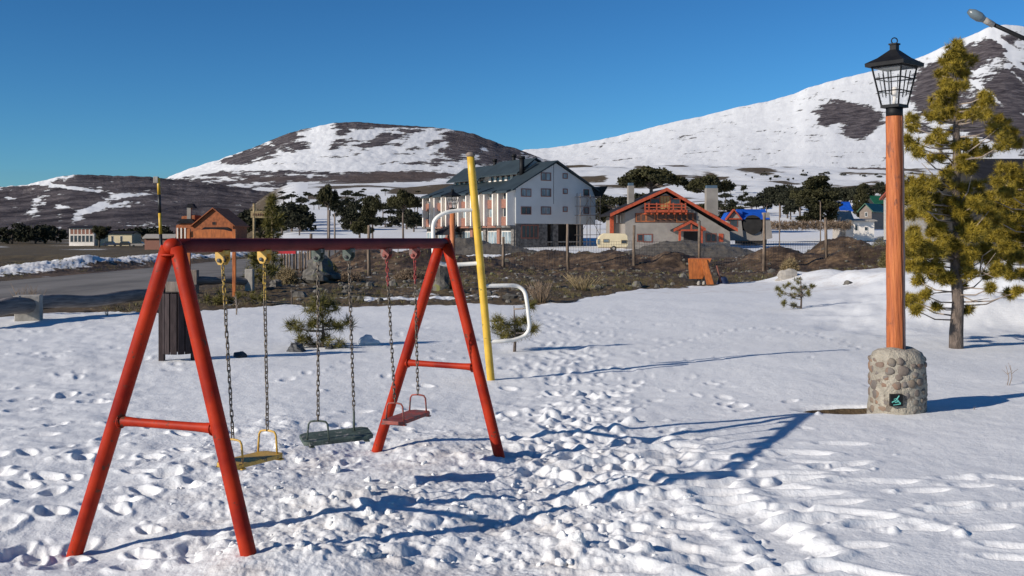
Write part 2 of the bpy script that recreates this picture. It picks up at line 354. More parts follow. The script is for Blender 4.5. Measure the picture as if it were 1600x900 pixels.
def stamp(cx, cy, a, b, ang, h, mode):
    i0, i1, j0, j1 = win(cx, cy, max(a, b)*(1.5 if mode == 'print' else 1.05))
    if i1-i0 < 2 or j1-j0 < 2: return
    dx = X[i0:i1, j0:j1]-cx; dy = Y[i0:i1, j0:j1]-cy; c, s = math.cos(ang), math.sin(ang)
    q = ((dx*c+dy*s)/a)**2+((-dx*s+dy*c)/b)**2; z = Z[i0:i1, j0:j1]
    if mode == 'chunk':
        m_ = (z.shape[0]//2, z.shape[1]//2); zc = min(z[m_], Z0[i0:i1, j0:j1][m_]+.035)
        tilt = 1+.25*((dx*c+dy*s)/a)
        capz = zc-.35*h+1.2*h*np.clip(1-q, 0, 1)**.75*tilt
        z[...] = np.where(q < 1, np.maximum(z, capz), z)
    else:
        z -= h*sst(1.0, .35, q); z += h*.38*np.exp(-((np.sqrt(q)-1.22)/.22)**2)
R2 = random.Random(5)
def wpos(px, py): d = F*CZ/(py-HZ); return (px-800)*d/F, d
# footprints first
Zpre = Z[:ni+5].copy()
def prints(n, f, dep=(.03,.07), sz=(.10,.17)):
    for _ in range(n):
        x, y = f(); a = R2.uniform(*sz); ang = R2.uniform(0, 3.14)
        stamp(x, y, a, a*R2.uniform(.4,.65), ang, R2.uniform(*dep), 'print')
prints(100, lambda: wpos(R2.uniform(-60, 330), R2.uniform(500, 900)))
prints(70, lambda: (R2.uniform(-3.5, 3), R2.uniform(8, 24)), (.02,.045))
prints(90, lambda: wpos(R2.gauss(905, 60), R2.uniform(560, 760)), (.03,.07))
prints(80, lambda: wpos(R2.gauss(880, 28), R2.uniform(490, 600)), (.02,.05))
for _ in range(75):
    x, y = wpos(R2.uniform(900, 1340), R2.uniform(690, 920)); a = R2.uniform(.14, .30); stamp(x, y, a, a*R2.uniform(.22,.4), R2.uniform(-.6,.5), R2.uniform(.03,.06), 'print')
for _ in range(22):
    x, y = wpos(R2.uniform(1250, 1650), R2.uniform(730, 900)); a = R2.uniform(.14, .26); stamp(x, y, a, a*.3, R2.uniform(-.3,.3), R2.uniform(.03,.05), 'print')
prints(30, lambda: wpos(R2.uniform(950, 1400), R2.uniform(480, 640)), (.015,.03), (.08,.12))
for i in range(26):   # a line of footprints over the smooth field
    x, y = wpos(1000+i*14+R2.uniform(-3,3), 560-40*math.sin(i*.12)+R2.uniform(-1,1)); stamp(x, y, .13, .07, .6, .035, 'print')
for i in range(16):
    x, y = wpos(1010+i*16, 700+i*13); stamp(x, y, .22, .1, .2, .10, 'print')
# lumps
dz = Z[:ni+5]-Zpre; Z[:ni+5] = Zpre+.032*np.tanh(dz/.036); Z0 = Z[:ni+5].copy()
for _ in range(5200):
    px, py = R2.uniform(60, 1300), 640+260*R2.random()**.8
    x, y = wpos(px, py); i = min(ni-1, int(np.searchsorted(rows, y))); j = min(len(U)-1, int(np.searchsorted(U, x/y)))
    if R2.random() > T[i, j]**1.5: continue
    a = min(.09, .020+R2.expovariate(1/.016)); stamp(x, y, a, a*R2.uniform(.55, 1), R2.uniform(0, 3.14), a*R2.uniform(.18, .48), 'chunk')
for _ in range(700):
    px, py = R2.gauss(905, 48), R2.uniform(490, 720); x, y = wpos(px, py); a = .02+R2.expovariate(1/.02)
    stamp(x, y, a, a*.7, R2.uniform(0, 3.14), a*.6, 'chunk')
for _ in range(500):
    px, py = R2.uniform(-50, 1600), R2.uniform(470, 900); x, y = wpos(px, py); a = .012+R2.expovariate(1/.012)
    stamp(x, y, a, a*.7, R2.uniform(0, 3.14), a*.7, 'chunk')
stamp(*wpos(1278, 657), .045, .04, 0, .07, 'chunk'); stamp(*wpos(1366, 750), .03, .03, 0, .05, 'chunk')
for _ in range(3):
    zc_ = Z[:ni].copy(); Z[1:ni-1, 1:-1] = (zc_[1:-1,1:-1]*4+(zc_[:-2,1:-1]+zc_[2:,1:-1]+zc_[1:-1,:-2]+zc_[1:-1,2:])*2+zc_[:-2,:-2]+zc_[2:,2:]+zc_[:-2,2:]+zc_[2:,:-2])/16
Z[:ni] += (.0045*fbm(X[:ni]*26, Y[:ni]*26, 3, 91)-.005*np.abs(fbm(X[:ni]*14, Y[:ni]*14, 3, 93)))*(T[:ni]+.25*T2[:ni])*sst(16, 9, Y[:ni])
# melted hollow with bare earth beside the lamp pedestal
lx, ly = wpos(1402, 652)
dq = np.sqrt(((X-(lx-.42))/.55)**2+((Y-(ly+.12))/.28)**2); Z -= .08*sst(1.2, .5, dq)*(Y < 20)
# rough soil relief
mi0, mi1 = np.searchsorted(rows, [24, 170]); bare_m = (1-snow_near[mi0:mi1])
xs, ys = X[mi0:mi1], Y[mi0:mi1]
rough = (.10*fbm(xs*1.1, ys*1.1, 4, 61)+.05*np.abs(fbm(xs*3, ys*3, 2, 63)))*sst(150, 100, ys)*bare_m
rdm = sst(-24.5, -21, xs)*sst(-9.5, -12.5, xs); Z[mi0:mi1] += rough*(1-rdm)
ZF = Z
# attributes
snow = snow_near.copy()
beyond = sst(74, 84, Y+6*fbm(X*.08, Y*.05, 3, 71))*sst(380, 470, PX)
snow = np.maximum(snow, beyond*(.95-.24*sst(180, 500, Y)))
snow = np.maximum(snow, .30*(1-snow_near)*(Y < 62)*(Y > 24)*sst(1000, 800, PX)+.0)
left = sst(470, 400, PX)*sst(70, 90, Y)
snow = np.maximum(snow, left*sst(190, 320, Y)*(.30+.25*fbm(X*.02, Y*.01, 3, 73)))
snow = np.maximum(snow, (.44+.5*fbm(X*.03, Y*.012, 3, 77))*sst(215, 240, Y)*sst(345, 310, Y)*sst(250, 130, PX))
snow = np.maximum(snow, .8*np.exp(-((X+25.5)/2.4)**2)*sst(38, 46, Y)*sst(130, 105, Y))
snow = np.where((Y > 450) & (PX > 480), snow-.42*sst(.0, .5, fbm(X*.010, Y*.0028, 3, 75)), snow)
grav = np.zeros_like(Z); mm = np.zeros_like(Z)
for (mp, d, hw, hd, tz, g) in MND:
    cx = (mp-800)*d/F; e = np.exp(-(((X-cx)/hw)**2+((Y-d)/hd)**2)*1.1)
    if g == 1: grav = np.maximum(grav, sst(.10, .25, e)); snow -= 1.2*sst(.12, .2, e)
    elif g == 0: mm = np.maximum(mm, e); snow -= .9*sst(.15, .3, e)*sst(.3, .6, 1-snow_near)
    elif g == 2: snow += .35*sst(.1, .4, e)
# thin snow strip behind the boundary, middle
strip = sst(540, 580, PX)*sst(860, 700, PX)*np.exp(-((Y-F*CZ/95)/1.4)**2); snow = np.maximum(snow, .85*strip)
snow = np.where(Y < 20, snow-1.5*sst(1.0, .7, dq), snow)
grass = np.clip(sst(35, 20, Y/Db*20)*0+.55*(Y < 50)+left*.9, 0, 1)
grass = np.where((Y > 84) & (PX > 400), .7, grass)*(1-mm)
dirty = np.clip(.75*T*sst(640, 720, PYF)+.6*(Y > 33)*(Y < 60)+.9*np.exp(-((X+25.5)/3.4)**2)*(Y > 36), 0, 1)
V = np.stack([X, Y, Z], -1).reshape(-1, 3); nr, nc = X.shape
idx = np.arange(nr*nc).reshape(nr, nc)
quads = np.stack([idx[:-1, :-1], idx[:-1, 1:], idx[1:, 1:], idx[1:, :-1]], -1).reshape(-1, 4)
def gridmesh(name, V, quads, mat, attrs, extra=None):
    me = bpy.data.meshes.new(name); n0 = len(V)
    if extra is not None:
        ev, eq = extra; V = np.concatenate([V, ev]); quads = np.concatenate([quads, eq+n0])
        attrs = {a: np.concatenate([b.ravel(), np.full(len(ev), 1.0 if a == 'snow' else 0.0)]) for a, b in attrs.items()}
    me.vertices.add(len(V)); me.vertices.foreach_set('co', V.ravel())
    me.loops.add(quads.size); me.loops.foreach_set('vertex_index', quads.ravel())
    me.polygons.add(len(quads)); me.polygons.foreach_set('loop_start', np.arange(len(quads))*4)
    me.update(calc_edges=True); me.polygons.foreach_set('use_smooth', np.ones(len(quads), bool))
    for a, b in attrs.items():
        at = me.attributes.new(a, 'FLOAT', 'POINT'); at.data.foreach_set('value', b.ravel().astype(np.float32))
    me.materials.append(mat); o = bpy.data.objects.new(name, me); COL.objects.link(o); return o
L = 6000
ev = np.array([(-L,-L,0),(L,-L,0),(L,3.2,0),(-L,3.2,0), (4.16,3.2,0),(L,3.2,0),(L,2600,0),(3380,2600,0), (-L,3.2,0),(-4.16,3.2,0),(-3380,2600,0),(-L,2600,0)], float)
eq = np.array([(0,1,2,3),(4,5,6,7),(8,9,10,11)])
struct(gridmesh('ground', V, quads, m_ground, dict(snow=snow, grass=grass, gravel=grav, dirty=dirty, farness=sst(80, 200, Y)), (ev, eq)))
# road sheet
rv = []; rq = []
for i, y in enumerate(np.linspace(24, 148, 60)):
    a = -21.6+.9*math.sin(y*.045); b = -12.4+1.6*sst(40, 100, y)+.35*math.sin(y*.5)
    if y > 90: a -= (y-90)*.12; b -= (y-90)*.14
    for t in range(7): rv.append((lerp(a, b, t/6), y, .012+.03*(1-(t/3-1)**2)))
rv = np.array(rv); ri = np.arange(len(rv)).reshape(-1, 7)
rq = np.stack([ri[:-1,:-1], ri[:-1,1:], ri[1:,1:], ri[1:,:-1]], -1).reshape(-1, 4)
struct(gridmesh('road', rv, rq, m_road, {}))
mb = MB(); mb.v = [(-62+29*math.cos(t*2*math.pi/64), 112+28*math.sin(t*2*math.pi/64), -1.02) for t in range(64)]; mb.f = [tuple(range(64))]
struct(mb.build('lake', m_lake))
# ------------------------------------------------------------------ hills and mountain
def ell(P, Q, lst):
    r = np.zeros_like(P)
    for (cx, cy, rx, ry, an, am) in lst:
        c, s = math.cos(math.radians(an)), math.sin(math.radians(an)); dx = P-cx; dy = Q-cy
        q = ((dx*c-dy*s)/rx)**2+((dx*s+dy*c)/ry)**2; r = r+am*np.exp(-q**1.5)
    return r
def hill(name, sil, p0, p1, ncol, rb, rr, Yb, g, base, feats, browns, nsx, nsy, namp, relief, seed, nrow=170, streak=.12):
    sil = np.array(sil, float); px = np.linspace(p0, p1, ncol); t = np.concatenate([np.linspace(0, 1, nrow), 1+np.linspace(.02, .5, 10)])
    P, TT = np.meshgrid(px, t); S = np.interp(P, sil[:, 0], sil[:, 1])
    # smooth the silhouette a little, add crisp relief
    ker = np.hanning(13); ker /= ker.sum(); Srow = np.convolve(np.pad(S[0], 6, 'edge'), ker, 'valid'); S = np.repeat(Srow[None], len(t), 0)
    S = S+relief[2]*fbm(P*.06, TT*6+seed, 4, seed)*TT**3
    gg = np.where(TT <= 1, TT**g, 1-(TT-1)*1.2); Q = Yb+(S-Yb)*gg
    Q = Q+np.where(TT <= 1, (TT*(1-TT))**.7, 0)*(relief[0]*fbm(P*.010, TT*3, 5, seed+1)+relief[1]*np.abs(fbm(P*.022, TT*7, 5, seed+2)))
    R = rb+(rr-rb)*np.clip(TT, 0, 1)+np.clip(TT-1, 0, 1)*rr*.3; Zh = CZ+(HZ-Q)*R/F
    sn = base+ell(P, Q, feats)+namp*fbm(P*nsx, Q*nsy, 6, seed+5)+streak*fbm(P*.16+Q*.12, Q*.035, 5, seed+7)*sst(Yb-10, Yb-40, Q)
    br = np.clip(ell(P, Q, browns), 0, 1)
    V = np.stack([(P-800)*R/F, R, Zh], -1).reshape(-1, 3); ii = np.arange(P.size).reshape(P.shape)
    q = np.stack([ii[:-1,:-1], ii[:-1,1:], ii[1:,1:], ii[1:,:-1]], -1).reshape(-1, 4)
    return struct(gridmesh(name, V, q, m_mount, dict(snow=sn, brown=br)))
hill('hill', [(-500,312),(-200,300),(0,292),(40,289),(75,280),(110,273),(160,274),(200,275),(230,276),(260,279),(300,284),(350,289),(400,297),(430,303),(450,297),(480,296),(505,305),(525,322),(560,345),(640,380)],
  -500, 640, 760, 620, 1500, 382, .85, .12,
  [(40,285,85,6,8,.75),(100,292,60,3.5,-6,.6),(60,318,12,16,-30,.5),(45,333,14,6,-20,.45),(150,300,30,3,-5,.2),(205,304,38,4.5,6,.62),(165,316,34,5,25,.5),(130,334,26,8,25,.62),(185,322,40,5,10,.45),(95,322,22,5,0,.38),(12,310,10,3,0,.4),
   (60,368,60,8,0,.32),(230,352,30,8,0,.3),(440,310,8,10,-30,.6),(452,318,8,4,30,.5),(420,345,50,14,0,.5),(270,368,160,7,0,.3)], [(200,385,400,25,0,.5)], .05, .22, .50, (5, -4, 1.6), 101)
hill('hill', [(60,330),(150,306),(200,293),(262,277),(300,262),(340,250),(400,229),(440,212),(455,207),(470,203),(520,192),(560,190.5),(600,194),(650,197),(700,201),(740,209),(770,220),(800,233),(830,243),(870,254),(950,275),(1050,300)],
  60, 1050, 900, 1500, 3500, 300, .8, .50,
  [(500,215,22,24,-35,.6),(480,243,70,8,8,.45),(575,207,26,8,10,.62),(662,214,22,9,25,.66),(690,230,30,6,15,.5),(600,236,40,7,8,.5),(560,250,120,7,3,.55),(330,253,50,4,22,.4),(310,266,60,6,10,.5),(500,262,230,5,0,.55),
   (740,216,60,18,22,-.65),(790,236,40,14,25,-.65),(620,196,80,3.5,3,-.55),(550,195,18,5,0,-.4),(590,222,30,6,18,-.45),(520,228,14,10,20,-.3),(380,247,45,8,18,-.55),(445,215,18,9,20,-.5),(470,228,20,6,10,-.4),(610,276,95,7,3,-.62),(650,289,60,3,6,-.35),(430,280,70,3,3,-.35),(470,268,40,3,0,-.35),(420,257,40,3,0,-.3),
   (370,274,60,3,0,-.2),(560,290,60,3,0,.3),(760,262,90,8,5,.35),(720,284,50,5,0,.3)],
  [(610,276,110,10,3,.9),(740,216,60,20,22,.25),(430,280,80,6,0,.6)], .045, .22, .46, (4, -5, 1.3), 131)
hill('hill', [(760,246),(775,234),(790,228),(805,231),(815,235),(840,245),(880,262)], 760, 880, 90, 3800, 4300, 290, .9, .25, [(775,234,6,2,0,.4)], [], .1, .3, .3, (2, -2, 1.0), 141, 40)
hill('mountain', [(700,262),(780,241),(820,234),(860,231),(900,225),(950,216),(1000,204),(1050,191),(1100,181),(1150,168),(1180,162),(1200,158),(1240,147),(1260,138),(1290,129),(1320,121),(1360,112),(1400,104),(1440,88),(1460,80),(1475,72),(1500,62),(1520,54),(1545,42),(1570,38),(1590,40),(1620,45),(1700,60),(1900,110),(2100,190)],
  700, 2100, 1150, 1750, 6000, 300, .8, .86,
  [(1325,175,48,16,-5,-1.0),(1300,183,22,10,20,-.8),(1350,196,34,14,10,-.8),(1338,210,20,8,0,-.5),(1290,192,10,6,0,-.5),(1315,178,8,4,0,.5),
   (1480,120,50,30,40,-.85),(1520,90,30,16,20,-.9),(1560,70,30,16,20,-.9),(1580,150,60,50,30,-.95),(1540,190,50,34,25,-.8),(1600,210,60,30,0,-.7),(1462,150,36,50,25,-.75),(1440,200,14,10,0,-.3),
   (1465,85,7,14,-50,.5),(1572,70,26,4.5,-40,.95),(1555,62,20,4,-35,.5),(1590,100,26,3.5,-40,.6),(1535,140,30,2.5,-38,.5),(1560,160,40,6,-40,.95),(1600,130,30,3,-45,.6),(1600,180,25,4,-35,.7),(1510,105,18,2,-35,.4),(1540,225,40,8,-20,.8),(1555,46,16,3,0,.35),
   (1290,267,130,4.5,1,-.75),(1230,272,60,3,0,-.35),(1400,268,60,4,0,-.6),(1150,262,40,2,0,-.3),(1000,280,120,3,0,-.35),(880,272,50,4,0,-.3),(1020,245,160,1.2,5,-.22),(1060,215,90,1.2,14,-.18),(1200,240,60,5,8,-.12),(1400,240,90,8,0,-.1),(1230,205,20,4,0,-.12)],
  [(1290,267,200,8,0,.8),(1000,280,200,8,0,.7)], .03, .16, .34, (5, -3, .8), 151, 240, .20)
# ------------------------------------------------------------------ swing set
A1 = W(270, 384, 5.9); A2 = W(693, 380, 8.59); bdir = (A2-A1).normalized()
fr = thing('swing_set_frame', 'red painted steel A-frame with a dark red top bar that carries the three swings', 'swing frame', (A1+A2)/2*1.0-Vector((0,0,1.75)))
side = Vector((bdir.y, -bdir.x, 0))
for p, apex, sg in ((FT[0],A1,-1),(FT[1],A1,1),(FT[2],A2,-1),(FT[3],A2,1)):
    top = apex+side*.032*sg+Vector((0,0,-.01)); d = (p-top).normalized()
    pts = [lerp(top, p+d*.35, t/14) for t in range(15)]
    MB().tube(pts, .043 if apex is A1 else .042, 28).build('leg', m_red, fr, True)
MB().tube([lerp(A1-bdir*.02, A2+bdir*.05, t/20) for t in range(21)], .0405, 28).build('top_bar', m_bar, fr, True)
cp = MB(); cp.ball(A1+Vector((0,0,-.004)), (.052,.052,.047), 20, 12); cp.tube([A1-Vector((0,0,.045)), A1-Vector((0,0,.055))], .066, 20); cp.build('joint_cap', m_red, fr, True)
MB().ball(A2+bdir*.03, (.05,.05,.045), 20, 12).build('joint_cap', m_red, fr, True)
def legat(foot, apex, sg, py):
    top = apex+side*.032*sg
    for i in range(2001):
        q = lerp(top, foot, i/2000)
        if HZ+(CZ-q.z)*F/q.y >= py: return q
for a, b in (((FT[0],A1,-1,657),(FT[1],A1,1,670)), ((FT[2],A2,-1,566),(FT[3],A2,1,574))):
    p, q = legat(*a), legat(*b); n = 14
    MB().tube([lerp(p, q, t/n) for t in range(n+1)], [.024+.014*(abs(t/n-.5)*2)**5 for t in range(n+1)], 22).build('cross_brace', m_red, fr, True)
for (fa, aa, sa, ya) in ((FT[0],A1,-1,657),(FT[1],A1,1,670),(FT[2],A2,-1,566),(FT[3],A2,1,574)):
    c_ = legat(fa, aa, sa, ya); dd_ = (fa-aa).normalized(); inn = side*(-sa)
    ring = [c_+inn*.045+(bdir*math.cos(t*math.pi/7)+Vector((0,0,1))*math.sin(t*math.pi/7))*.037 for t in range(15)]
    MB().tube(ring, .005, 6).build('weld_bead', m_red, fr, True)
def barpt(px):
    k = (px-800)/F; t = (A1.x-k*A1.y)/(k*(A2.y-A1.y)-(A2.x-A1.x)); return lerp(A1, A2, t)
def bracket(px, mat, mat2):
    c = barpt(px); mb = MB()
    pr = [(-.036,-.028),(.036,-.028),(.036,-.085),(.014,-.115),(-.014,-.115),(-.036,-.085)]
    poly = [c+side*a+Vector((0,0,b))-bdir*.026 for a, b in pr]
    mb.prism(poly, bdir*.006); mb.prism([p+bdir*.046 for p in poly], bdir*.006)
    mb.prism([c+side*a+Vector((0,0,b))-bdir*.019 for a, b in [(-.034,-.03),(.034,-.03),(.034,-.055),(-.034,-.055)]], bdir*.038)
    o = mb.build('hanger_bracket', mat, fr, False, .003)
    b = MB(); h = c+Vector((0,0,-.088)); b.tube([h-bdir*.038, h+bdir*.038], .012, 14); b.build('bolt', mat2, o, True)
    return h
def chain(name_, p, q, mat, parent, mat_top=None, ntop=0):
    L_ = (q-p).length; n = max(6, round(L_/.0325)); t = (q-p).normalized(); a = t.cross(Vector((0,1,0))).normalized(); b = t.cross(a)
    mbs = [MB(), MB()]; hl = .0225-.0095; R_ = .0088; tw = rnd.uniform(0, 1)
    for i in range(n):
        c = lerp(p, q, (i+.5)/n)+a*rnd.uniform(-.0015,.0015); ang = tw+(math.pi/2)*(i % 2)+rnd.uniform(-.25,.25); u = a*math.cos(ang)+b*math.sin(ang)
        pts = []
        for k_ in range(14):
            th = 2*math.pi*k_/14; y_ = math.sin(th); pts.append(c+u*math.cos(th)*R_+t*(y_*R_+(hl if y_ >= 0 else -hl)))
        m = mbs[0] if i < ntop else mbs[1]; seg = 6; vs = []
        for k_ in range(14):
            tg = (pts[(k_+1) % 14]-pts[k_-1]).normalized(); nn = u.cross(t).normalized(); bb = tg.cross(nn)
            vs += [pts[k_]+(nn*math.cos(2*math.pi*s/seg)+bb*math.sin(2*math.pi*s/seg))*.0036 for s in range(seg)]
        m.add(vs, [(k_*seg+s, k_*seg+(s+1) % seg, ((k_+1) % 14)*seg+(s+1) % seg, ((k_+1) % 14)*seg+s) for k_ in range(14) for s in range(seg)])
    o = mbs[1].build(name_, mat, parent, True)
    if ntop: mbs[0].build('painted_links', mat_top, o, True)
    return o
def ubar(T_, seatdir, w_, h_, mat, parent, drop):
    pts = []
    for k_ in range(17):
        th = math.pi*k_/16; pts.append(T_+seatdir*(-math.cos(th))*abs(math.cos(th))**-.0*(w_*.86 if 0 < k_ < 16 else w_)+Vector((0,0,-h_*.30+h_*.30*math.sin(th))))
    pts = [pts[0]+Vector((0,0,-drop))]+pts+[pts[-1]+Vector((0,0,-drop))]
    pts = [T_+seatdir*x*w_+Vector((0,0,z)) for x, z in [(-1.08,-h_),(-1.0,-h_*.45),(-.94,-h_*.16),(-.75,-h_*.03),(-.4,0),(0,.002),(.4,0),(.75,-h_*.03),(.94,-h_*.16),(1.0,-h_*.45),(1.08,-h_)]]
    MB().tube(pts, .0065, 10).build('side_hoop', mat, parent, True)
def swing(pxs, Ts, mat, cm, cmt, ntop, label, yaw, hoopyaw, seatmat, zseat, bm, half=.225, pitch=0, wide=.092):
    P = [bracket(x, mat, bm) for x in pxs]; D = [p.y for p in P]
    T_ = [W(t[0], t[1], d) for t, d in zip(Ts, D)]; c = (T_[0]+T_[1])/2; c.z = zseat
    root = thing('swing', label, 'swing', c)
    for p, t in zip(P, T_): chain('chain', p+Vector((0,0,-.02)), t+Vector((0,0,.004)), cm, root, cmt, ntop)
    al = Matrix.Rotation(yaw, 3, 'Z') @ Vector((bdir.x, bdir.y, 0)).normalized(); ac = Vector((al.y, -al.x, 0))
    tz = [t.z for t in T_]; tilt = (tz[1]-tz[0])/max(.2, (T_[1]-T_[0]).length)
    mb = MB(); e, hw = half, wide; ac = ac-Vector((0,0,pitch))
    prof = [(-e,-hw+.03),(-e,hw-.03),(-e+.04,hw),(e-.04,hw),(e,hw-.03),(e,-hw+.03),(e-.04,-hw),(-e+.04,-hw)]
    mb.prism([c+al*a+ac*b+Vector((0,0,a*tilt-.016)) for a, b in prof], Vector((0,0,.026)))
    st = mb.build('seat', seatmat, root, False, .004)
    for s_ in (-1, 1):
        r = MB(); r.prism([c+al*(s_*(e-.05)+a)+ac*b+Vector((0,0,s_*(e-.05)*tilt-.026)) for a, b in ((-.018,-hw-.006),(.018,-hw-.006),(.018,hw+.006),(-.018,hw+.006))], Vector((0,0,.008))); r.build('metal_strap', mat, st)
    for t, hy in zip(T_, hoopyaw):
        h_ = t.z-c.z; dd = Matrix.Rotation(hy, 3, 'Z') @ Vector((al.y, -al.x, 0))
        ubar(t, dd, .068, h_, mat, root, 0)
swing((348,413), ((364,687),(418,673)), m_yel, m_chain, m_chain_y, 7, 'swing with chipped yellow wooden seat and yellow hoops, hanging closest to the camera', 0, (0,0), m_yel, .475, m_rockd)
swing((497,545), ((497,658),(553,642)), m_grn, m_chain, m_chain, 0, 'middle swing with a worn dark green seat turned on its chains', -.75, (1.1,-.2), m_grn, .462, m_rockd, .235, .13, .11)
swing((604,648), ((617,630),(653,617)), m_redw, m_chain, m_chain_r, 6, 'swing with scuffed red seat beside the farther A-frame', .05, (0,0), m_redw, .463, m_redw, .24)
# ------------------------------------------------------------------ climbing pole
b0 = W(768, 603, 13.1); t0 = W(735, 242, 13.1); root = thing('climbing_pole', 'leaning yellow playground pole with curved white pipe loops', 'climbing pole', b0)
ax = (t0-b0)
def onp(py): t = (py-603)/(242-603); return b0+ax*t
MB().tube([b0-ax*.08]+[b0+ax*t/12 for t in range(13)], [.048]*13+[.046], 22).build('pole', m_pole, root, True)
mb = MB(); mb.ball(t0, (.062,.062,.035), 16, 8, .1, 3); mb.build('pole_cap', m_wood2, root, True)
def pipe(pts, name='pipe_loop'):
    pts = [Vector(p) for p in pts]; out = []
    for i in range(len(pts)-1):
        p0 = pts[max(i-1,0)]; p1 = pts[i]; p2 = pts[i+1]; p3 = pts[min(i+2,len(pts)-1)]
        for k_ in range(8):
            t = k_/8; out.append(.5*((2*p1)+(p2-p0)*t+(2*p0-5*p1+4*p2-p3)*t*t+(-p0+3*p1-3*p2+p3)*t**3))
    out.append(pts[-1]); MB().tube(out, (.024), 16).build(name, m_white, root, True)
D_ = 13.1
pipe([onp(328), W(715,329,D_-.05), W(695,333,D_-.1), W(682,341,D_-.12), W(677,352,D_-.12), W(677,375,D_-.12), W(678,398,D_-.12), W(683,408,D_-.1), W(695,413,D_-.05), W(720,413,D_), onp(411)])
pipe([onp(447), W(790,446,D_+.05), W(808,447,D_+.1), W(819,455,D_+.1), W(823,470,D_+.1), W(826,495,D_+.1), W(827,512,D_+.1), W(820,524,D_+.1), W(803,531,D_+.05), W(785,533,D_), onp(534)])
# ------------------------------------------------------------------ big lamp post
LD = 10.76; lb = W(1402, 652, LD); lb.z = 0
root = thing('lamp_post', 'black iron lantern on an orange wooden pole set in a round stone pedestal', 'street lamp', lb)
def zz(py, d=LD): return CZ-(py-HZ)*d/F
mb = MB(); prof = [(-.3,.285),(0,.285),(.1,.28),(.3,.272),(.5,.27),(.60,.262),(.66,.235),(.69,.18),(.70,.05)]; seg = 48; vs = []; fs = []
for i, (z, r) in enumerate(prof):
    for s_ in range(seg):
        a = 2*math.pi*s_/seg; q = r*(1+.03*math.sin(a*3+z*7)+.018*math.sin(a*7+z*15)); vs.append((lb.x+q*math.cos(a), lb.y+q*math.sin(a), z+.012*math.sin(a*2)*(i > 4)))
for i in range(len(prof)-1):
    for s_ in range(seg): s2 = (s_+1) % seg; fs.append((i*seg+s_, i*seg+s2, (i+1)*seg+s2, (i+1)*seg+s_))
fs.append(tuple((len(prof)-1)*seg+s_ for s_ in range(seg)))
mb.add(vs, fs); ped = mb.build('pedestal', m_mortar, root, True)
mb = MB(); rr = random.Random(12); placed = []
for tries in range(4000):
    a = rr.uniform(0, 2*math.pi); z = rr.uniform(.06, .59); s_ = rr.uniform(.032, .062)
    if any((((a-b+math.pi) % (2*math.pi)-math.pi)*.27)**2+(z-y_)**2 < ((s_+t_)*.84)**2 for b, y_, t_ in placed): continue
    if abs(a-4.66) < .3 and abs(z-.135) < .11: continue
    placed.append((a, z, s_)); c = (lb.x+.256*math.cos(a), lb.y+.256*math.sin(a), z)
    rt = Matrix.Rotation(a, 3, 'Z') @ Matrix.Rotation(rr.uniform(-.7,.7), 3, 'X')
    mb.ball(c, (.026, s_*rr.uniform(.9,1.15), s_*rr.uniform(.7,1.0)), 16, 10, .14, tries, rt)
mb.build('stones', m_stones, ped, True)
pc = W(1400, 625, LD-.285)
box = MB().box((pc.x, pc.y, pc.z), (.115,.05,.115)).build('power_box', m_black, ped)
mb = MB()
for a, b, w_ in (((-.05,-.02),(-.01,.0),.012),((-.01,.0),(.022,.045),.012),((.022,.045),(.0,.01),.01),((.0,.01),(.035,-.03),.014),((-.035,-.045),(.035,-.035),.010),((-.02,-.02),(.02,-.01),.012),((-.03,.01),(0,.02),.008)):
    mb.tube([(pc.x+a[0], pc.y-.028, pc.z+a[1]), (pc.x+b[0], pc.y-.028, pc.z+b[1])], w_*.5, 6)
mb.build('painted_emblem', m_turq, box)
# wooden pole with a long crack
z0, z1 = .55, zz(182); x0 = (1400.5-800)*LD/F; x1 = (1397.5-800)*LD/F; vs = []; fs = []; seg = 150; nz = 60
for i in range(nz+1):
    t = i/nz; z = lerp(z0, z1, t); r0 = lerp(.092, .084, t)*(1+.012*math.sin(t*19)+.01*math.sin(t*47))
    for s_ in range(seg):
        a = 2*math.pi*s_/seg; ca = 5.18+.05*math.sin(t*9); da = abs((a-ca+math.pi) % (2*math.pi)-math.pi)
        r = r0*(1+.02*math.sin(a*5+t*4)+.008*math.sin(a*17+t*30))-(.04*max(0, 1-da/.085)**.6 if t < .97 else 0)
        vs.append((lerp(x0,x1,t)+r*math.cos(a), LD+r*math.sin(a), z))
for i in range(nz):
    for s_ in range(seg): s2 = (s_+1) % seg; fs.append((i*seg+s_, i*seg+s2, (i+1)*seg+s2, (i+1)*seg+s_))
k = N('sun_bleached_pole_wood'); wv = k.coord((9,9,.8)); wc = k.ramp(k.noise(wv, 3, 6, .65), [(.3,(.24,.058,.014)), (.5,(.41,.108,.026)), (.72,(.54,.17,.045))])
sx = k.n('ShaderNodeSeparateXYZ'); k.l(k.coord(), sx.inputs[0]); gf = k.fr(k.math('ADD', sx.outputs[0], k.math('MULTIPLY', k.noise(k.coord((4,4,.6)), 4, 5), .03)), .035, .055)
wc = k.mix(k.fr(k.noise(k.coord((3,3,1)), 2.2, 6, .7), .6, .64), wc, (.20,.06,.025)); k.l(k.mix(k.math('MULTIPLY', gf, .7), wc, (.24,.19,.17)), k.p.inputs['Base Color']); k.p.inputs['Roughness'].default_value = .65; k.bump(k.noise(wv, 9, 6), .006)
MB().add(vs, fs).build('pole', k.m, root, True)
def sq(h, z, c, rot=math.pi/4*.93): return [Vector((c.x+h*math.sqrt(2)*math.cos(rot+k_*math.pi/2+math.pi/4), c.y+h*math.sqrt(2)*math.sin(rot+k_*math.pi/2+math.pi/4), z)) for k_ in range(4)]
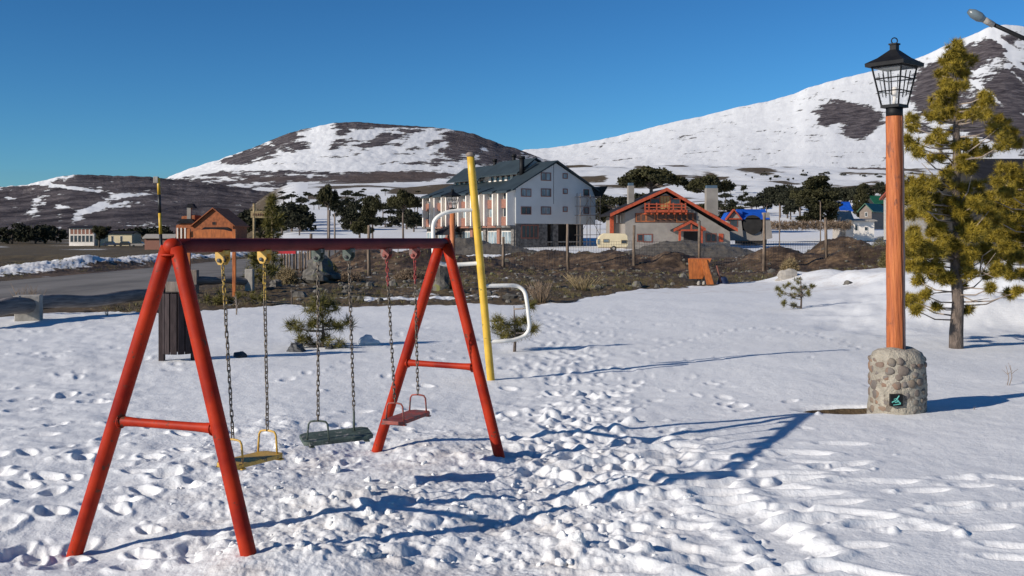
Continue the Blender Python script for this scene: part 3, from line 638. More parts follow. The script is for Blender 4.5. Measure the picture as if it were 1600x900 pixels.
def lantern(root, c, S, mb_glass=True):
    # c: bottom of collar; S: scale (1 = big lamp)
    g = lambda z: c.z+z*S
    mb = MB(); mb.tube([(c.x,c.y,g(-.02)),(c.x,c.y,g(.10))], .082*S, 24)
    mb.build('collar', m_black, root, True)
    lan = MB(); lan.hexa(sq(.098*S, g(.085), c)+sq(.098*S, g(.115), c))
    z_b, z_t, h_b, h_t = .115, .50, .092, .158
    B, Tt = sq(h_b*S, g(z_b), c), sq(h_t*S, g(z_t), c)
    for k_ in range(4): lan.tube([B[k_], Tt[k_]], .0095*S, 8)
    for zl, rr_ in ((.25,.006),(.375,.007),(.49,.010)):
        t = (zl-z_b)/(z_t-z_b); q = sq(lerp(h_b,h_t,t)*S, g(zl), c)
        for k_ in range(4): lan.tube([q[k_], q[(k_+1) % 4]], rr_*S, 6)
    for k_ in range(4):
        for f_ in (.36, .64):
            lan.tube([lerp(lerp(B[k_],B[(k_+1)%4],f_), lerp(Tt[k_],Tt[(k_+1)%4],f_), .22), lerp(lerp(B[k_],B[(k_+1)%4],f_), lerp(Tt[k_],Tt[(k_+1)%4],f_), .86)], .0055*S, 6)
    lan.build('lantern_cage', m_black, root)
    gl = MB(); B2, T2_ = sq((h_b-.005)*S, g(z_b), c), sq((h_t-.005)*S, g(z_t-.01), c)
    for k_ in range(4): gl.add([B2[k_], B2[(k_+1)%4], T2_[(k_+1)%4], T2_[k_]], [(0,1,2,3)])
    gl.build('glass_pane', m_lglass, root)
    bu = MB(); bu.tube([(c.x,c.y,g(.12)),(c.x,c.y,g(.2))], .02*S, 12); bu.ball((c.x,c.y,g(.25)), (.035*S,.035*S,.05*S), 12, 8); bu.build('bulb', m_hwhite, root, True)
    rf = MB(); rf.hexa(sq(.205*S, g(.495), c)+sq(.208*S, g(.53), c))
    rings = [sq(.206*S, g(.531), c), sq(.12*S, g(.585), c), sq(.035*S, g(.665), c)]
    for a, b in zip(rings[:-1], rings[1:]):
        for k_ in range(4): rf.add([a[k_], a[(k_+1)%4], b[(k_+1)%4], b[k_]], [(0,1,2,3)])
    rf.hexa(sq(.033*S, g(.66), c)+sq(.033*S, g(.715), c)); rf.hexa(sq(.042*S, g(.715), c)+sq(.042*S, g(.73), c))
    rg = [Vector((c.x+.03*S*math.cos(t*math.pi/8), c.y, g(.757)+.03*S*math.sin(t*math.pi/8))) for t in range(17)]
    rf.tube(rg, .006*S, 6); rf.build('lantern_roof', m_black, root)
lantern(root, Vector((x1, LD, z1)), 1.0)
# second lamp beyond the far A-frame
d2 = 36; b2 = grnd(707, d2); root = thing('lamp_post', 'smaller distant street lamp with orange wooden pole, in front of the white hotel', 'street lamp', b2)
zt = zz(330, d2); MB().tube([b2-Vector((0,0,.3)), Vector((b2.x, b2.y, zt))], [.10,.09], 14).build('pole', m_wood, root, True)
lantern(root, Vector((b2.x, b2.y, zt)), 1.0)
# ------------------------------------------------------------------ street light at the top right
sd_ = 12.0; b3 = grnd(1760, sd_); root = thing('street_light', 'grey street light head on a black arm reaching in at the top right corner', 'street light', b3)
p_end = W(1545, 35, sd_); p_mid = W(1600, 60, sd_)
MB().tube([b3-Vector((0,0,.3)), Vector((b3.x, b3.y, 4.1))], [.09,.06], 16).build('pole', m_black, root, True)
MB().tube([Vector((b3.x, b3.y, 3.7)), W(1680,96,sd_), p_mid, p_end], [.024]*4, 12).build('arm', m_black, root, True)
mb = MB(); hd = W(1513,17,sd_)-p_end; a = hd.normalized()
mb.tube([p_end-a*.06, p_end+a*.05, p_end+a*.07], [.034,.036,.03], 14); mb.build('socket', m_conc, root, True)
MB().tube([p_end+a*.06, p_end+a*.12, p_end+a*.20, p_end+hd], [.034,.055,.052,.026], 16).build('glass_bowl', m_curt, root, True)
# ------------------------------------------------------------------ litter bin
bd = 15.0; bb = grnd(276, bd); root = thing('litter_bin', 'dark brown slatted litter bin hung between two posts behind the near A-frame', 'bin', bb)
kx = bd/F
for xx in (253, 303): MB().box(((xx-800)*kx, bd, zz(510,bd)-.1), (.075,.075,(572-447)*kx+.25)).build('post', m_plank, root, False, .004)
cb = Vector(((278-800)*kx, bd, 0))
for i in range(12):
    a = 2*math.pi*i/12; r = .19
    mb = MB(); mb.box((cb.x+r*math.cos(a), cb.y+r*math.sin(a), (zz(458,bd)+zz(552,bd))/2), (.022,.088,zz(458,bd)-zz(552,bd)), a); mb.build('slat', m_plank, root, False, .004)
mb = MB()
for z in (zz(480,bd), zz(535,bd)):
    pts = [Vector((cb.x+.175*math.cos(t*math.pi/12), cb.y+.175*math.sin(t*math.pi/12), z)) for t in range(25)]; mb.tube(pts, .009, 6)
mb.build('hoop', m_black, root)
MB().box((cb.x, cb.y, zz(448,bd)), (.33,.05,.14)).build('top_board', m_wood2, root, False, .004)
# ------------------------------------------------------------------ log rail with concrete blocks
def loglike(pts, r, name, mat, parent):
    pts = [Vector(p) for p in pts]; n = 24; out = []
    for i in range(n+1):
        t = i/n*(len(pts)-1); k_ = min(int(t), len(pts)-2); out.append(lerp(pts[k_], pts[k_+1], t-k_)+Vector((0,0,.02*math.sin(i*.5))))
    return MB().tube(out, [r*(1+.05*math.sin(i*.45)) for i in range(n+1)], 14, True, .015).build(name, mat, parent, True)
root = thing('log_rail', 'long grey log rail on a pale concrete block beside the road at the left edge', 'rail', grnd(45, 22.5))
loglike([W(-60,484,20.5), W(0,481,21.5), W(50,475,22.5)], .17, 'log', m_log, root)
loglike([W(50,473,22.6), W(130,470,24.0), W(200,464,25.6), W(242,456,27)], .14, 'log', m_log, root)
g = grnd(45, 22.5); mb = MB(); mb.box((g.x, g.y, .22), (.50,.35,.75), .25); mb.build('support_block', m_conc, root, False, .02)
mb = MB(); mb.box(((30-800)*22.2/F, 22.1, .45), (.12,.12,.30), .1); mb.build('peg', m_conc, root, False, .01)
root = thing('log_rail', 'dark log rail along the road, seen through the near A-frame', 'rail', grnd(345, 34))
loglike([W(303,440,34), W(345,437,34.5), W(388,439,35)], .13, 'log', m_log, root)
for xx, yy, d in ((303,450,34),(390,458,35)):
    MB().box(((xx-800)*d/F, d, .3), (.26,.26,.95)).build('support_block', m_wood2 if xx < 350 else m_conc, root, False, .02)
# ------------------------------------------------------------------ orange sign frame
sd2 = 32.0; root = thing('sign_frame', 'orange wooden sign frame with a curved top board on two posts by the road', 'sign', grnd(330, sd2))
for xx in (295, 366): MB().box(((xx-800)*sd2/F, sd2, (zz(358,sd2)-.2)/2), (.10,.10,zz(358,sd2)+.2)).build('post', m_orange, root, False, .005)
poly = [W(x_, y_, sd2) for x_, y_ in [(298,371),(363,371),(363,362),(350,359),(330,358),(312,359),(298,362)]]
MB().prism(poly, Vector((0,.05,0))).build('board', m_orange, root)
# ------------------------------------------------------------------ yellow and black banded pole
d = 50; base = grnd(251, d); root = thing('banded_pole', 'tall thin yellow and black banded pole with pale top box beside the near A-frame', 'pole', base)
for a, b, m in ((278,304,'y'),(304,333,'k'),(333,366,'y'),(366,420,'k')):
    MB().tube([W(247.5+(b-278)*.04, b, d), W(247.5+(a-278)*.04, a, d)], .075, 12).build('band', m_pole if m == 'y' else m_blkp, root, True)
MB().box(W(244, 281, d), (.22,.2,.30)).build('top_box', m_conc, root, False, .02)
# ------------------------------------------------------------------ foliage
def needles(cs, rs, per, ln, wd, up=.35):
    cs = np.array(cs); rs = np.array(rs); n = len(cs)*per
    c = np.repeat(cs, per, 0); r = np.repeat(rs, per)[:, None]
    d = rng.normal(size=(n, 3)); d[:, 2] += up; d /= np.linalg.norm(d, axis=1)[:, None]
    a = c+d*r*rng.random((n,1))*.35; e = a+d*ln*rng.uniform(.7,1.25,(n,1)); s = np.cross(d, rng.normal(size=(n,3))); s /= np.linalg.norm(s, axis=1)[:, None]
    return np.stack([a-s*wd/2, a+s*wd/2, e], 1)
def pine_from(clumps, root, bx, by, d, mat, per=58, ln=.088, wd=.0085, depth=.9, trunk=None, sub=3.2, bark=m_bark, spread=1.0):
    """clumps: list of (px,py,r px); trunk: function z -> Vector"""
    cs = []; br = MB(); R3 = random.Random(int(bx))
    for (x_, y_, r_) in clumps:
        k_ = d/F; off = R3.uniform(-1,1)*depth*min(1, .25+abs(x_-bx)*k_/.8)*(1 if y_ > 150 else .5)
        c = W(x_, y_, d+off); rr_ = r_*k_; z_at = c.z-max(.05, .16*abs(c.x-W(bx,0,d).x)+abs(off)*.15)
        t_ = trunk(z_at); mid = lerp(t_, c, .55)-Vector((0,0,.08*(c-t_).length)); br.tube([t_, mid, lerp(mid, c, .75), c], [.015,.011,.007,.004], 6)
        nt_ = max(7, int((r_**1.2)*.62*sub/3.2*(1.7 if y_ < 295 else 2.6)))
        for _ in range(nt_):
            v = Vector((R3.gauss(0,1), R3.gauss(0,1), R3.gauss(0,.8))).normalized()*rr_*R3.random()**.45*spread
            p = c+v; cs.append((p.x, p.y, p.z))
            if R3.random() < .3: br.tube([c, p], [.005,.003], 4)
    br.build('branches', m_barkl if bark is m_bark else bark, root, True)
    return soup('needles', needles(cs, [.05*ln/.1]*len(cs), per, ln, wd), mat, root)
CL = [(1496,69,8),(1494,78,9),(1484,84,11),(1502,88,13),(1516,95,9),(1476,95,9),(1490,104,15),(1503,112,12),(1470,118,9),(1479,130,11),(1490,135,8),(1505,135,10),(1473,147,10),(1487,150,10),(1464,164,13),(1482,170,13),(1456,182,12),(1470,185,10),(1493,182,12),(1539,150,10),(1542,161,10),(1528,170,11),(1519,179,11),(1539,179,9),(1505,180,9),(1424,187,10),(1427,199,10),(1560,187,10),(1568,196,12),(1551,202,10),(1577,210,12),(1588,225,10),(1568,225,14),(1418,219,10),(1427,228,12),(1435,239,10),(1453,219,10),(1467,213,11),(1473,225,11),(1456,248,8),(1473,245,9),(1502,225,13),(1519,228,13),(1525,239,10),(1542,236,10),(1490,265,12),(1508,260,12),(1519,262,10),(1479,271,10),(1418,286,12),(1438,286,13),(1456,288,12),(1447,298,10),(1492,290,11),(1508,298,11),(1530,290,12),
 (1421,312,12),(1441,317,14),(1461,314,12),(1479,326,14),(1502,329,15),(1525,320,12),(1444,332,14),(1424,335,10),(1519,366,14),(1535,355,12),(1421,392,14),(1438,387,16),(1456,390,14),(1470,392,12),(1484,384,12),(1513,398,16),(1531,398,13),(1456,365,9),(1470,355,8),(1424,370,9),(1436,402,10),(1424,416,12),(1441,421,14),(1461,427,12),(1476,433,10),(1435,439,9),(1542,430,9),(1418,468,11),(1432,473,13),(1447,462,10),(1432,485,8),(1464,479,7),(1502,447,8),(1548,450,7),(1577,459,9),(1591,456,7),(1513,485,7)]
CL += [(1424+((i*37) % 140), 302+((i*53) % 135), 10+(i % 3)) for i in range(30)]+[(1488+(i*7) % 18, 205+i*22, 8) for i in range(10)]
CR = [(1571,265,14),(1585,271,14),(1560,285,13),(1596,290,14),(1565,323,18),(1588,317,18),(1554,343,16),(1580,346,18),(1542,369,14),(1565,369,16),(1588,378,16),(1560,398,16),(1583,401,16),(1560,421,12),(1577,427,12),(1600,400,16),(1604,350,16),(1545,310,11),(1550,398,10),(1598,430,10),(1620,300,18),(1640,330,20),(1625,370,20),(1650,400,18),(1620,250,16),(1640,220,16),(1625,180,14),(1632,150,12),(1660,280,18),(1600,335,14),(1572,300,12),(1592,360,14),(1550,330,12),(1575,385,14)]
pd = 16.9; pb = W(1495, 550, pd); root = thing('pine_tree', 'open golden green pine with bare grey trunk right of the lantern post', 'pine tree', pb)
TP = [(1494,556),(1494,520),(1497,470),(1493,420),(1496,360),(1493,300),(1495,240),(1494,190),(1491,140),(1493,100),(1495,66)]; TR = [.115,.105,.088,.078,.07,.07,.058,.045,.036,.022,.008]
tp = [W(a, b, pd) for a, b in TP]
def trunk_of(pts):
    def f(z):
        for a, b in zip(pts[:-1], pts[1:]):
            if a.z <= z <= b.z: return lerp(a, b, (z-a.z)/(b.z-a.z))
        return pts[0].copy() if z < pts[0].z else pts[-1].copy()
    return f
tp[0].z -= .3; MB().tube(tp, TR, 14, True, .05).build('trunk', m_bark, root, True)
pine_from(CL, root, 1494, 550, pd, m_needle, trunk=trunk_of(tp))
mb = MB()
for a, b, c in (((1496,448),(1530,430),(1556,395)),((1496,448),(1540,452),(1580,462)),((1493,455),(1460,458),(1440,470)),((1495,380),(1520,360),(1545,330)),((1496,425),(1535,425),(1560,437)),((1497,460),(1520,470),(1545,466)),((1530,430),(1535,400),(1552,388)),((1494,330),(1512,300),(1518,275)),((1493,300),(1465,280),(1440,255)),((1494,260),(1470,235),(1436,222)),((1494,250),(1530,225),(1560,200)),((1493,196),(1520,185),(1545,165))):
    mb.tube([W(*a, pd), W(*b, pd-.15), W(*c, pd-.3)], [.015,.009,.004], 6)
mb.build('bare_branches', m_barkl, root, True)
pd2 = 19.0; pb = grnd(1625, pd2); root = thing('pine_tree', 'dense bushy pine cut by the right edge of the photo', 'pine tree', pb)
tp = [W(1625+2*math.sin(b), y_, pd2) for b, y_ in enumerate((560,480,400,320,240,180,140))]; tp[0].z = pb.z-.3
MB().tube(tp, [.13,.12,.10,.085,.06,.04,.01], 12, True, .05).build('trunk', m_bark, root, True)
pine_from(CR, root, 1625, 550, pd2, m_needle, trunk=trunk_of(tp), sub=4)
def sapling(px, ytop, ybase, clumps, label, mat, name='pine_sapling', cat='young pine', per=40, ln=.13, wd=.008, d=None):
    d = d or F*CZ/(ybase-HZ); b = grnd(px, d); root = thing(name, label, cat, b)
    t_ = [b-Vector((0,0,.15)), lerp(b, W(px, ytop, d), .4)+Vector((.02,0,0)), W(px, ytop, d)]
    MB().tube(t_, [.03,.02,.006], 8).build('trunk', m_bark, root, True)
    pine_from(clumps, root, px, ybase, d, mat, per=per, ln=ln, wd=wd, depth=.35, trunk=trunk_of(t_), sub=1.15, spread=1.3)
sapling(503, 468, 550, [(497,470,9),(510,474,8),(488,484,9),(505,488,10),(520,484,8),(494,500,9),(512,505,8),(484,508,7),(455,508,7),(468,512,7),(530,510,9),(543,506,7),(478,530,10),(492,540,8),(520,540,10),(535,546,7),(468,535,6),(505,528,7)], 'young olive pine growing in snow beyond the green swing', m_needle2)
sapling(803, 478, 535, [(780,503,8),(790,512,8),(800,520,8),(775,515,6),(822,500,5),(835,515,6),(815,520,6),(805,505,5),(790,524,6),(828,478,4)], 'scraggly low pine growing behind the lower white pipe loop', m_needle2, d=16.5)
sapling(1251, 432, 488, [(1245,438,5),(1230,447,5),(1243,452,6),(1256,450,5),(1222,458,5),(1238,464,6),(1252,462,5),(1262,458,4),(1270,448,3),(1226,474,4),(1240,478,4),(1215,452,3)], 'small sparse green pine standing alone in the open snow field', m_needle2, ln=.09)
sapling(410, 385, 455, [(395,402,10),(410,410,12),(425,402,12),(400,425,12),(418,428,12),(392,440,8),(430,418,9),(405,392,8)], 'dark pine beside the road behind the second yellow chain', m_needle2, d=36, ln=.22, wd=.02)
sapling(426, 305, 395, [(426,312,4),(424,320,5),(430,326,5),(420,334,7),(432,338,7),(424,346,7),(436,350,5),(416,352,5),(425,362,7),(432,372,7)], 'yellowish pine behind the carved wooden sign', m_needle2, d=60, ln=.35, wd=.03)
sapling(455, 450, 470, [(330,470,8),(345,465,8),(360,468,8),(375,462,8),(395,462,8),(410,466,7),(340,476,6)], 'low spreading juniper at the snow edge behind the yellow swing', m_needle2, 'low_juniper', 'juniper', d=28, ln=.14, wd=.012)
def twigs(px, ybase, ytop, n, spread, label, cat='bush', name='dry_bush', mat=m_dryb, d=None, r=.004):
    d = d or F*CZ/(ybase-HZ); b = grnd(px, d); mb = MB(); H = (ybase-ytop)*d/F
    for _ in range(n):
        a = rnd.uniform(0, 6.28); s_ = rnd.uniform(.1, 1)*spread*d/F; h = H*rnd.uniform(.5, 1)
        p = b+Vector((math.cos(a)*s_*.25, math.sin(a)*s_*.25, -.03)); q = b+Vector((math.cos(a)*s_, math.sin(a)*s_, h)); m_ = lerp(p, q, .5)+Vector((rnd.uniform(-.05,.05), 0, .05*H))
        mb.tube([p, m_, q], [r, r*.8, r*.4], 5)
        for k_ in range(2):
            s2 = lerp(m_, q, rnd.random()*.6); mb.tube([s2, s2+Vector((rnd.uniform(-.1,.1), rnd.uniform(-.1,.1), rnd.uniform(.05,.15)))*H*1.5], [r*.6, r*.3], 4)
    o = mb.build(name, mat, None, True); return tag(o, label, cat)
twigs(48, 492, 438, 46, 32, 'bare twiggy shrub behind the concrete block of the log rail', d=24.5, r=.007)
twigs(1571, 612, 550, 2, 8, 'single tall dry stalk standing in the lamp shadow on the snow', 'stalk', 'dry_stalk', r=.005)
twigs(1524, 650, 632, 2, 4, 'short dry stalk poking out of snow right of the pedestal', 'stalk', 'dry_stalk', r=.004)
twigs(369, 495, 455, 2, 3, 'thin bare stick standing in snow between the yellow chains', 'stalk', 'dry_stalk', m_barkl, r=.012)
twigs(163, 497, 480, 3, 10, 'pale broken branch lying on the brown verge near the road', 'branch', 'fallen_branch', m_barkl, r=.012)
twigs(845, 492, 452, 60, 30, 'tangle of reddish dry twigs behind the white pipe loop', d=29, r=.009)
twigs(912, 470, 440, 60, 40, 'pale dry grass tussock on the bank right of the climbing pole', d=36, mat=m_hay, r=.009)
def tuft(px, py, wpx, hpx, d, label, mat, name='dry_bush', cat='bush', n=2600, ln=.18):
    b = hit(px, py, d-8, d+8) if False else grnd(px, d); k_ = d/F
    c = rng.normal(size=(n//6, 3)); c /= np.linalg.norm(c, axis=1)[:, None]; c *= rng.random((n//6,1))**.4
    c[:, 2] = np.abs(c[:, 2]); c *= (wpx*k_/2, wpx*k_/2, hpx*k_); c += np.array(b)
    o = soup(name, needles(c, [.05]*len(c), 6, ln, .02, .8), mat); o2 = tag(o, label, cat); return o2
tuft(448, 455, 38, 24, 42, 'rounded straw coloured shrub left of the mossy boulder', m_hay)
tuft(515, 440, 30, 30, 44, 'dark olive bush on top of the mossy boulder mound', m_bush)
tuft(540, 455, 60, 14, 44, 'brown brush heaped right of the mossy boulder', m_dryb)
tuft(1235, 430, 30, 22, 52, 'straw coloured shrub on the dirt bank behind the small pine', m_hay)
tuft(1385, 405, 22, 26, 50, 'yellow green bush left of the lantern pole on the dirt bank', m_bush)
tuft(1376, 358, 26, 20, 150, 'small yellow green tree in front of the green roofed house', m_bush, 'bush', 'bush', 2600, .5)
tuft(795, 392, 14, 10, 150, 'rusty brown shrub at the near corner of the hotel', m_dryb, 'bush', 'bush', 1500, .4)
tuft(640, 450, 50, 14, 46, 'dark brush pile left of the standing stone', m_dryb)
# ------------------------------------------------------------------ rocks and stones
def rock(px, py, rx, rz_, label, d=None, mat=m_rock, seed=1, sink=.3, ry=None):
    d = d or F*CZ/(py-HZ); b = grnd(px, d); k_ = d/F
    o = MB().ball((b.x, b.y, b.z+rz_*k_*(1-sink)), (rx*k_, (ry or rx)*k_, rz_*k_), 15, 10, .42, seed).build('boulder' if rx > 15 else 'rock', mat, None, mat is m_snowcap)
    return tag(o, label, 'rock')
rock(500, 446, 30, 21, 'large mossy boulder with a dark overhang behind the green swing chains', 42, seed=4)
rock(545, 460, 8, 6, 'small grey rock beneath the green bracket, right of the big boulder', 36, seed=5)
rock(462, 556, 13, 12, 'dark wet rock half buried left of the young olive pine', None, m_rockd, 6)
rock(376, 568, 13, 8, 'dark rock with snow on its flank, beyond the yellow swing chain', None, m_rockd, 7)
rock(515, 552, 9, 7, 'blue shaded rock under the right side of the young olive pine', None, m_rockd, 8)
rock(577, 545, 14, 12, 'snow capped stone to the right of the young olive pine', None, m_snowcap, 9)
rock(155, 579, 11, 4, 'flat brown rock in the snow left of the near A-frame', None, m_rock, 10)
rock(132, 580, 8, 4, 'pale low rock next to the flat brown rock at left', None, m_conc, 11)
rock(300, 572, 16, 4, 'low stone ledge in snow at the foot of the litter bin', None, m_conc, 12)
rock(690, 450, 15, 24, 'upright grey standing stone framed by the far A-frame legs', 36, m_rock, 13, .3, 10)
rock(1228, 446, 20, 12, 'tilted flat slab leaning at the snow edge left of the white mound', 40, m_conc, 14, .6, 8)
rock(430, 462, 9, 7, 'pale round rock beside the road under the second yellow bracket', 38, m_rock, 15)
rock(1325, 458, 9, 5, 'small stone in the snow between the lone pine and the lantern pole', None, m_rock, 16, .7)
rock(415, 360, 4, 3, 'distant rock', 200, m_rock, 17) if False else None
# ------------------------------------------------------------------ fence with wire mesh
froot = thing('wire_fence', 'wire mesh fence with weathered round posts running along the dirt bank', 'fence', grnd(888, 58))
FP = [(485,52,365,450),(577,50,352,462),(786,57,370,417),(888,58,350,414),(991,58,352,420),(1092,60,345,404),(1193,56,333,426),(1291,58,340,408),(1395,56,345,410),(1520,54,345,410)]
tops = []
for i, (px, d, yt, yb) in enumerate(FP):
    b = grnd(px, d); t = W(px+rnd.uniform(-1.5,1.5), yt, d); tops.append((b, t))
    MB().tube([b-Vector((0,0,.4)), lerp(b, t, .5)+Vector((rnd.uniform(-.03,.03),0,0)), t], [.085,.08,.07] if i > 2 else [.09,.08,.07], 10, True, .08).build('post', m_fpost, froot, True)
mb = MB()
for (b0_, t0_), (b1_, t1_) in zip(tops[2:-1], tops[3:]):
    n = 26
    for i in range(n+1):
        s_ = i/n; x_ = lerp(b0_, b1_, s_); zb = gz(x_.x, x_.y)-.02; zt_ = max(lerp(t0_.z, t1_.z, s_)*.0+1.62, 0)-.05*math.sin(s_*3.14)
        if zt_ > zb+.1: mb.tube([(x_.x, x_.y, zb), (x_.x, x_.y, zt_)], .006, 3, False)
    for k_ in range(9):
        z = 1.62-k_*.17; mb.tube([(lerp(b0_.x,b1_.x,s_/6), lerp(b0_.y,b1_.y,s_/6), z-.05*math.sin(s_/6*3.14)) for s_ in range(7)], .006, 3, False)
mb.build('wire_mesh', m_wire, froot)
# pale poles
for px, yt, yb, d, lb_ in ((514,328,368,95,'pale thicker pole with the taller top, left of the pair on the snow plain'),(523,333,368,95,'thin pale pole to the right of its thicker neighbour on the plain')):
    b = grnd(px, d); o = MB().tube([b-Vector((0,0,.2)), W(px, yt, d)], .11 if px == 514 else .08, 8).build('wooden_pole', m_wood2, None, True); tag(o, lb_, 'pole')
# orange rubbish box with plank
d = 39.5; b = grnd(1094, d); root = thing('wooden_crate', 'orange wooden box on pale legs with a plank leaning on its right side', 'crate', b); k_ = d/F
MB().hexa([W(1077,436,d), W(1098,436,d), W(1100,436,d+.6), W(1080,436,d+.6), W(1075,404,d), W(1112,404,d), W(1112,403,d+.6), W(1078,403,d+.6)]).build('box', m_orange, root, False, .01)
for xx in (1092, 1100): MB().tube([W(xx,436,d+.15), W(xx,452,d+.15)], .06, 8).build('leg', m_conc, root, True)
MB().hexa([W(1105,449,d-.3), W(1117,449,d-.3), W(1117,449,d-.25), W(1105,449,d-.25), W(1095,405,d-.05), W(1104,405,d-.05), W(1104,405,d), W(1095,405,d)]).build('plank', m_orange, root, False, .005)
MB().tube([W(1128,448,d+.1), W(1120,415,d+.1)], .035, 6).build('handle', m_frame, root)
o = MB().ball(W(1128,446,d+.3), (.28,.3,.28), 14, 9, .35, 3).build('tarpaulin_bundle', m_tarp, None, True); tag(o, 'dark blue tarpaulin bundle on the snow right of the orange box', 'tarpaulin')
# carved wooden sign
d = 70; root = thing('carved_sign', 'yellow carved wooden sign board hung between two posts left of the araucarias', 'sign', grnd(408, d)); k_ = d/F
for xx, yt in ((397,318),(426,331)): 
    g = grnd(xx, d); MB().tube([g, W(xx, yt, d)], .09, 8).build('post', m_hay, root, True)
MB().box(W(409,335,d), (34*k_,.12,11*k_)).build('board', m_hay, root)
mb = MB()
for i in range(8):
    c = W(396+i*3.6, 335, d-.08); mb.tube([c+Vector((-.03,0,-.08)), c+Vector((0,0,.08)), c+Vector((.04,0,-.05))], .018, 4)
mb.build('lettering', m_frame, root)
# red board and pickets
d = 55; root = thing('picket_fence', 'row of rough upright pickets with a red board at its left end', 'fence', grnd(465, d)); k_ = d/F
MB().box(W(447,394,d), (30*k_,.1,5*k_)).build('red_board', pmat('bright_red_board', (.5,.02,.03), .1), root)
for i in range(12):
    px = 440+i*4.6+rnd.uniform(-1,1); g = grnd(px, d+rnd.uniform(0,1.5)); MB().tube([g-Vector((0,0,.2)), W(px, 388+rnd.uniform(0,6), g.y)], .05, 6).build('picket', m_fpost, root, True)

# rubble and dry grass spread over the bare dirt bank
R6 = random.Random(21); mb = MB(); gc = []
def bare_at(x, y):
    px = 800+F*x/y; return y > 1.03*F*CZ/(np.interp(px, BND[:,0], BND[:,1])-HZ)
n_ = 0
while n_ < 900:
    px, d = R6.uniform(440, 1480), R6.uniform(26, 72); x = (px-800)*d/F
    if not bare_at(x, d): continue
    n_ += 1; z = gz(x, d); s_ = R6.uniform(.03, .12)*(2 if R6.random() < .08 else 1); mb.ball((x, d, z+s_*.35), (s_, s_*R6.uniform(.6,1), s_*R6.uniform(.5,.8)), 7, 5, .3, n_)
tag(mb.build('rubble', m_rock, None, False), 'scattered stones and clods over the brown dirt bank', 'rubble', None, 'stuff')
while len(gc) < 2600:
    px, d = R6.uniform(-100, 1480), R6.uniform(23, 75); x = (px-800)*d/F
    if not bare_at(x, d) or (-22.5 < x < -10.2) or fbm(np.array([x*.25]), np.array([d*.15]), 2, 5)[0] < .02: continue
    gc.append((x, d, gz(x, d)))
tag(soup('dry_grass', needles(gc, [.12]*len(gc), 12, .16, .012, 1.4), m_bush), 'dry olive and brown grass tufts growing over the dirt bank', 'grass', None, 'stuff')

# loose snow clods lying in the trampled area
mb = MB(); R7 = random.Random(8); n_ = 0
while n_ < 170:
    px, py = R7.gauss(650, 330), 655+245*R7.random()**.7
    if not 40 < px < 1330: continue
    x, y = wpos(px, py); i = int(np.searchsorted(rows, y)); j = int(np.searchsorted(U, x/y))
    if i >= ni or R7.random() > T[i, j]**1.2: continue
    n_ += 1; s_ = min(.06, .008+R7.expovariate(1/.011)); z = float(ZF[i, j])
    mb.ball((x, y, z+s_*.05), (s_, s_*R7.uniform(.6,1), s_*R7.uniform(.55,.85)), 12, 8, .35, n_, Matrix.Rotation(R7.uniform(0,3), 3, 'Z') @ Matrix.Rotation(R7.uniform(-.5,.5), 3, 'X'))
tag(mb.build('snow_clods', m_snowcap, None, True), 'loose broken snow clods scattered over the trampled snow around the swings', 'snow', None, 'stuff')
# ------------------------------------------------------------------ buildings
class Fm:
    def __init__(s, o, ux): s.o = Vector(o); s.u = Vector((ux[0], ux[1], 0)).normalized(); s.s = Vector((-s.u.y, s.u.x, 0))
    def p(s, u, v, z): return s.o+s.u*u+s.s*v+Vector((0,0,z-s.o.z))
    def box(s, mb, u0, u1, v0, v1, z0, z1): return mb.hexa([s.p(u0,v0,z0), s.p(u1,v0,z0), s.p(u1,v1,z0), s.p(u0,v1,z0), s.p(u0,v0,z1), s.p(u1,v0,z1), s.p(u1,v1,z1), s.p(u0,v1,z1)])
    def on(s, px, py, v=0):     # local (u,z) of an image point on the plane v
        k = (px-800)/F; O = s.o+s.s*v; u = (k*O.y-O.x)/(s.u.x-k*s.u.y); d = O.y+s.u.y*u; return u, CZ-(py-HZ)*d/F
    def prism(s, mb, poly, v0, v1): return mb.prism([s.p(u, v0, z) for u, z in poly], s.s*(v1-v0))
def window(Fr, u0, u1, z0, z1, v, parent, glass=None, fm=None, t=.09, mull=1, out=-1):
    """opening frame proud of a wall lying in plane v; out=-1: wall faces -s"""
    a = MB(); e = t; o_ = .06*out
    for (x0,x1,y0,y1) in ((u0-e,u1+e,z1,z1+e),(u0-e,u1+e,z0-e,z0),(u0-e,u0,z0,z1),(u1,u1+e,z0,z1)): Fr.box(a, x0, x1, min(v, v+o_), max(v, v+o_), y0, y1)
    for m_ in range(1, mull+1):
        c = lerp(u0, u1, m_/(mull+1)); Fr.box(a, c-e*.4, c+e*.4, min(v, v+o_*.8), max(v, v+o_*.8), z0, z1)
    f_ = a.build('window', fm or m_frame, parent); b = MB(); Fr.box(b, u0, u1, min(v, v+o_*.3), max(v, v+o_*.3), z0, z1); b.build('pane', glass or m_glass, f_); return f_
def swindow(Fr, v0, v1, z0, z1, u, parent, glass=None, fm=None, t=.08, mull=1):   # on a wall facing -u
    a = MB(); e = t
    for (x0,x1,y0,y1) in ((v0-e,v1+e,z1,z1+e),(v0-e,v1+e,z0-e,z0),(v0-e,v0,z0,z1),(v1,v1+e,z0,z1)): Fr.box(a, u-.06, u, x0, x1, y0, y1)
    for m_ in range(1, mull+1):
        c = lerp(v0, v1, m_/(mull+1)); Fr.box(a, u-.05, u, c-e*.4, c+e*.4, z0, z1)
    f_ = a.build('window', fm or m_wframe, parent); b = MB(); Fr.box(b, u-.02, u, v0, v1, z0, z1); b.build('pane', glass or m_glass, f_); return f_
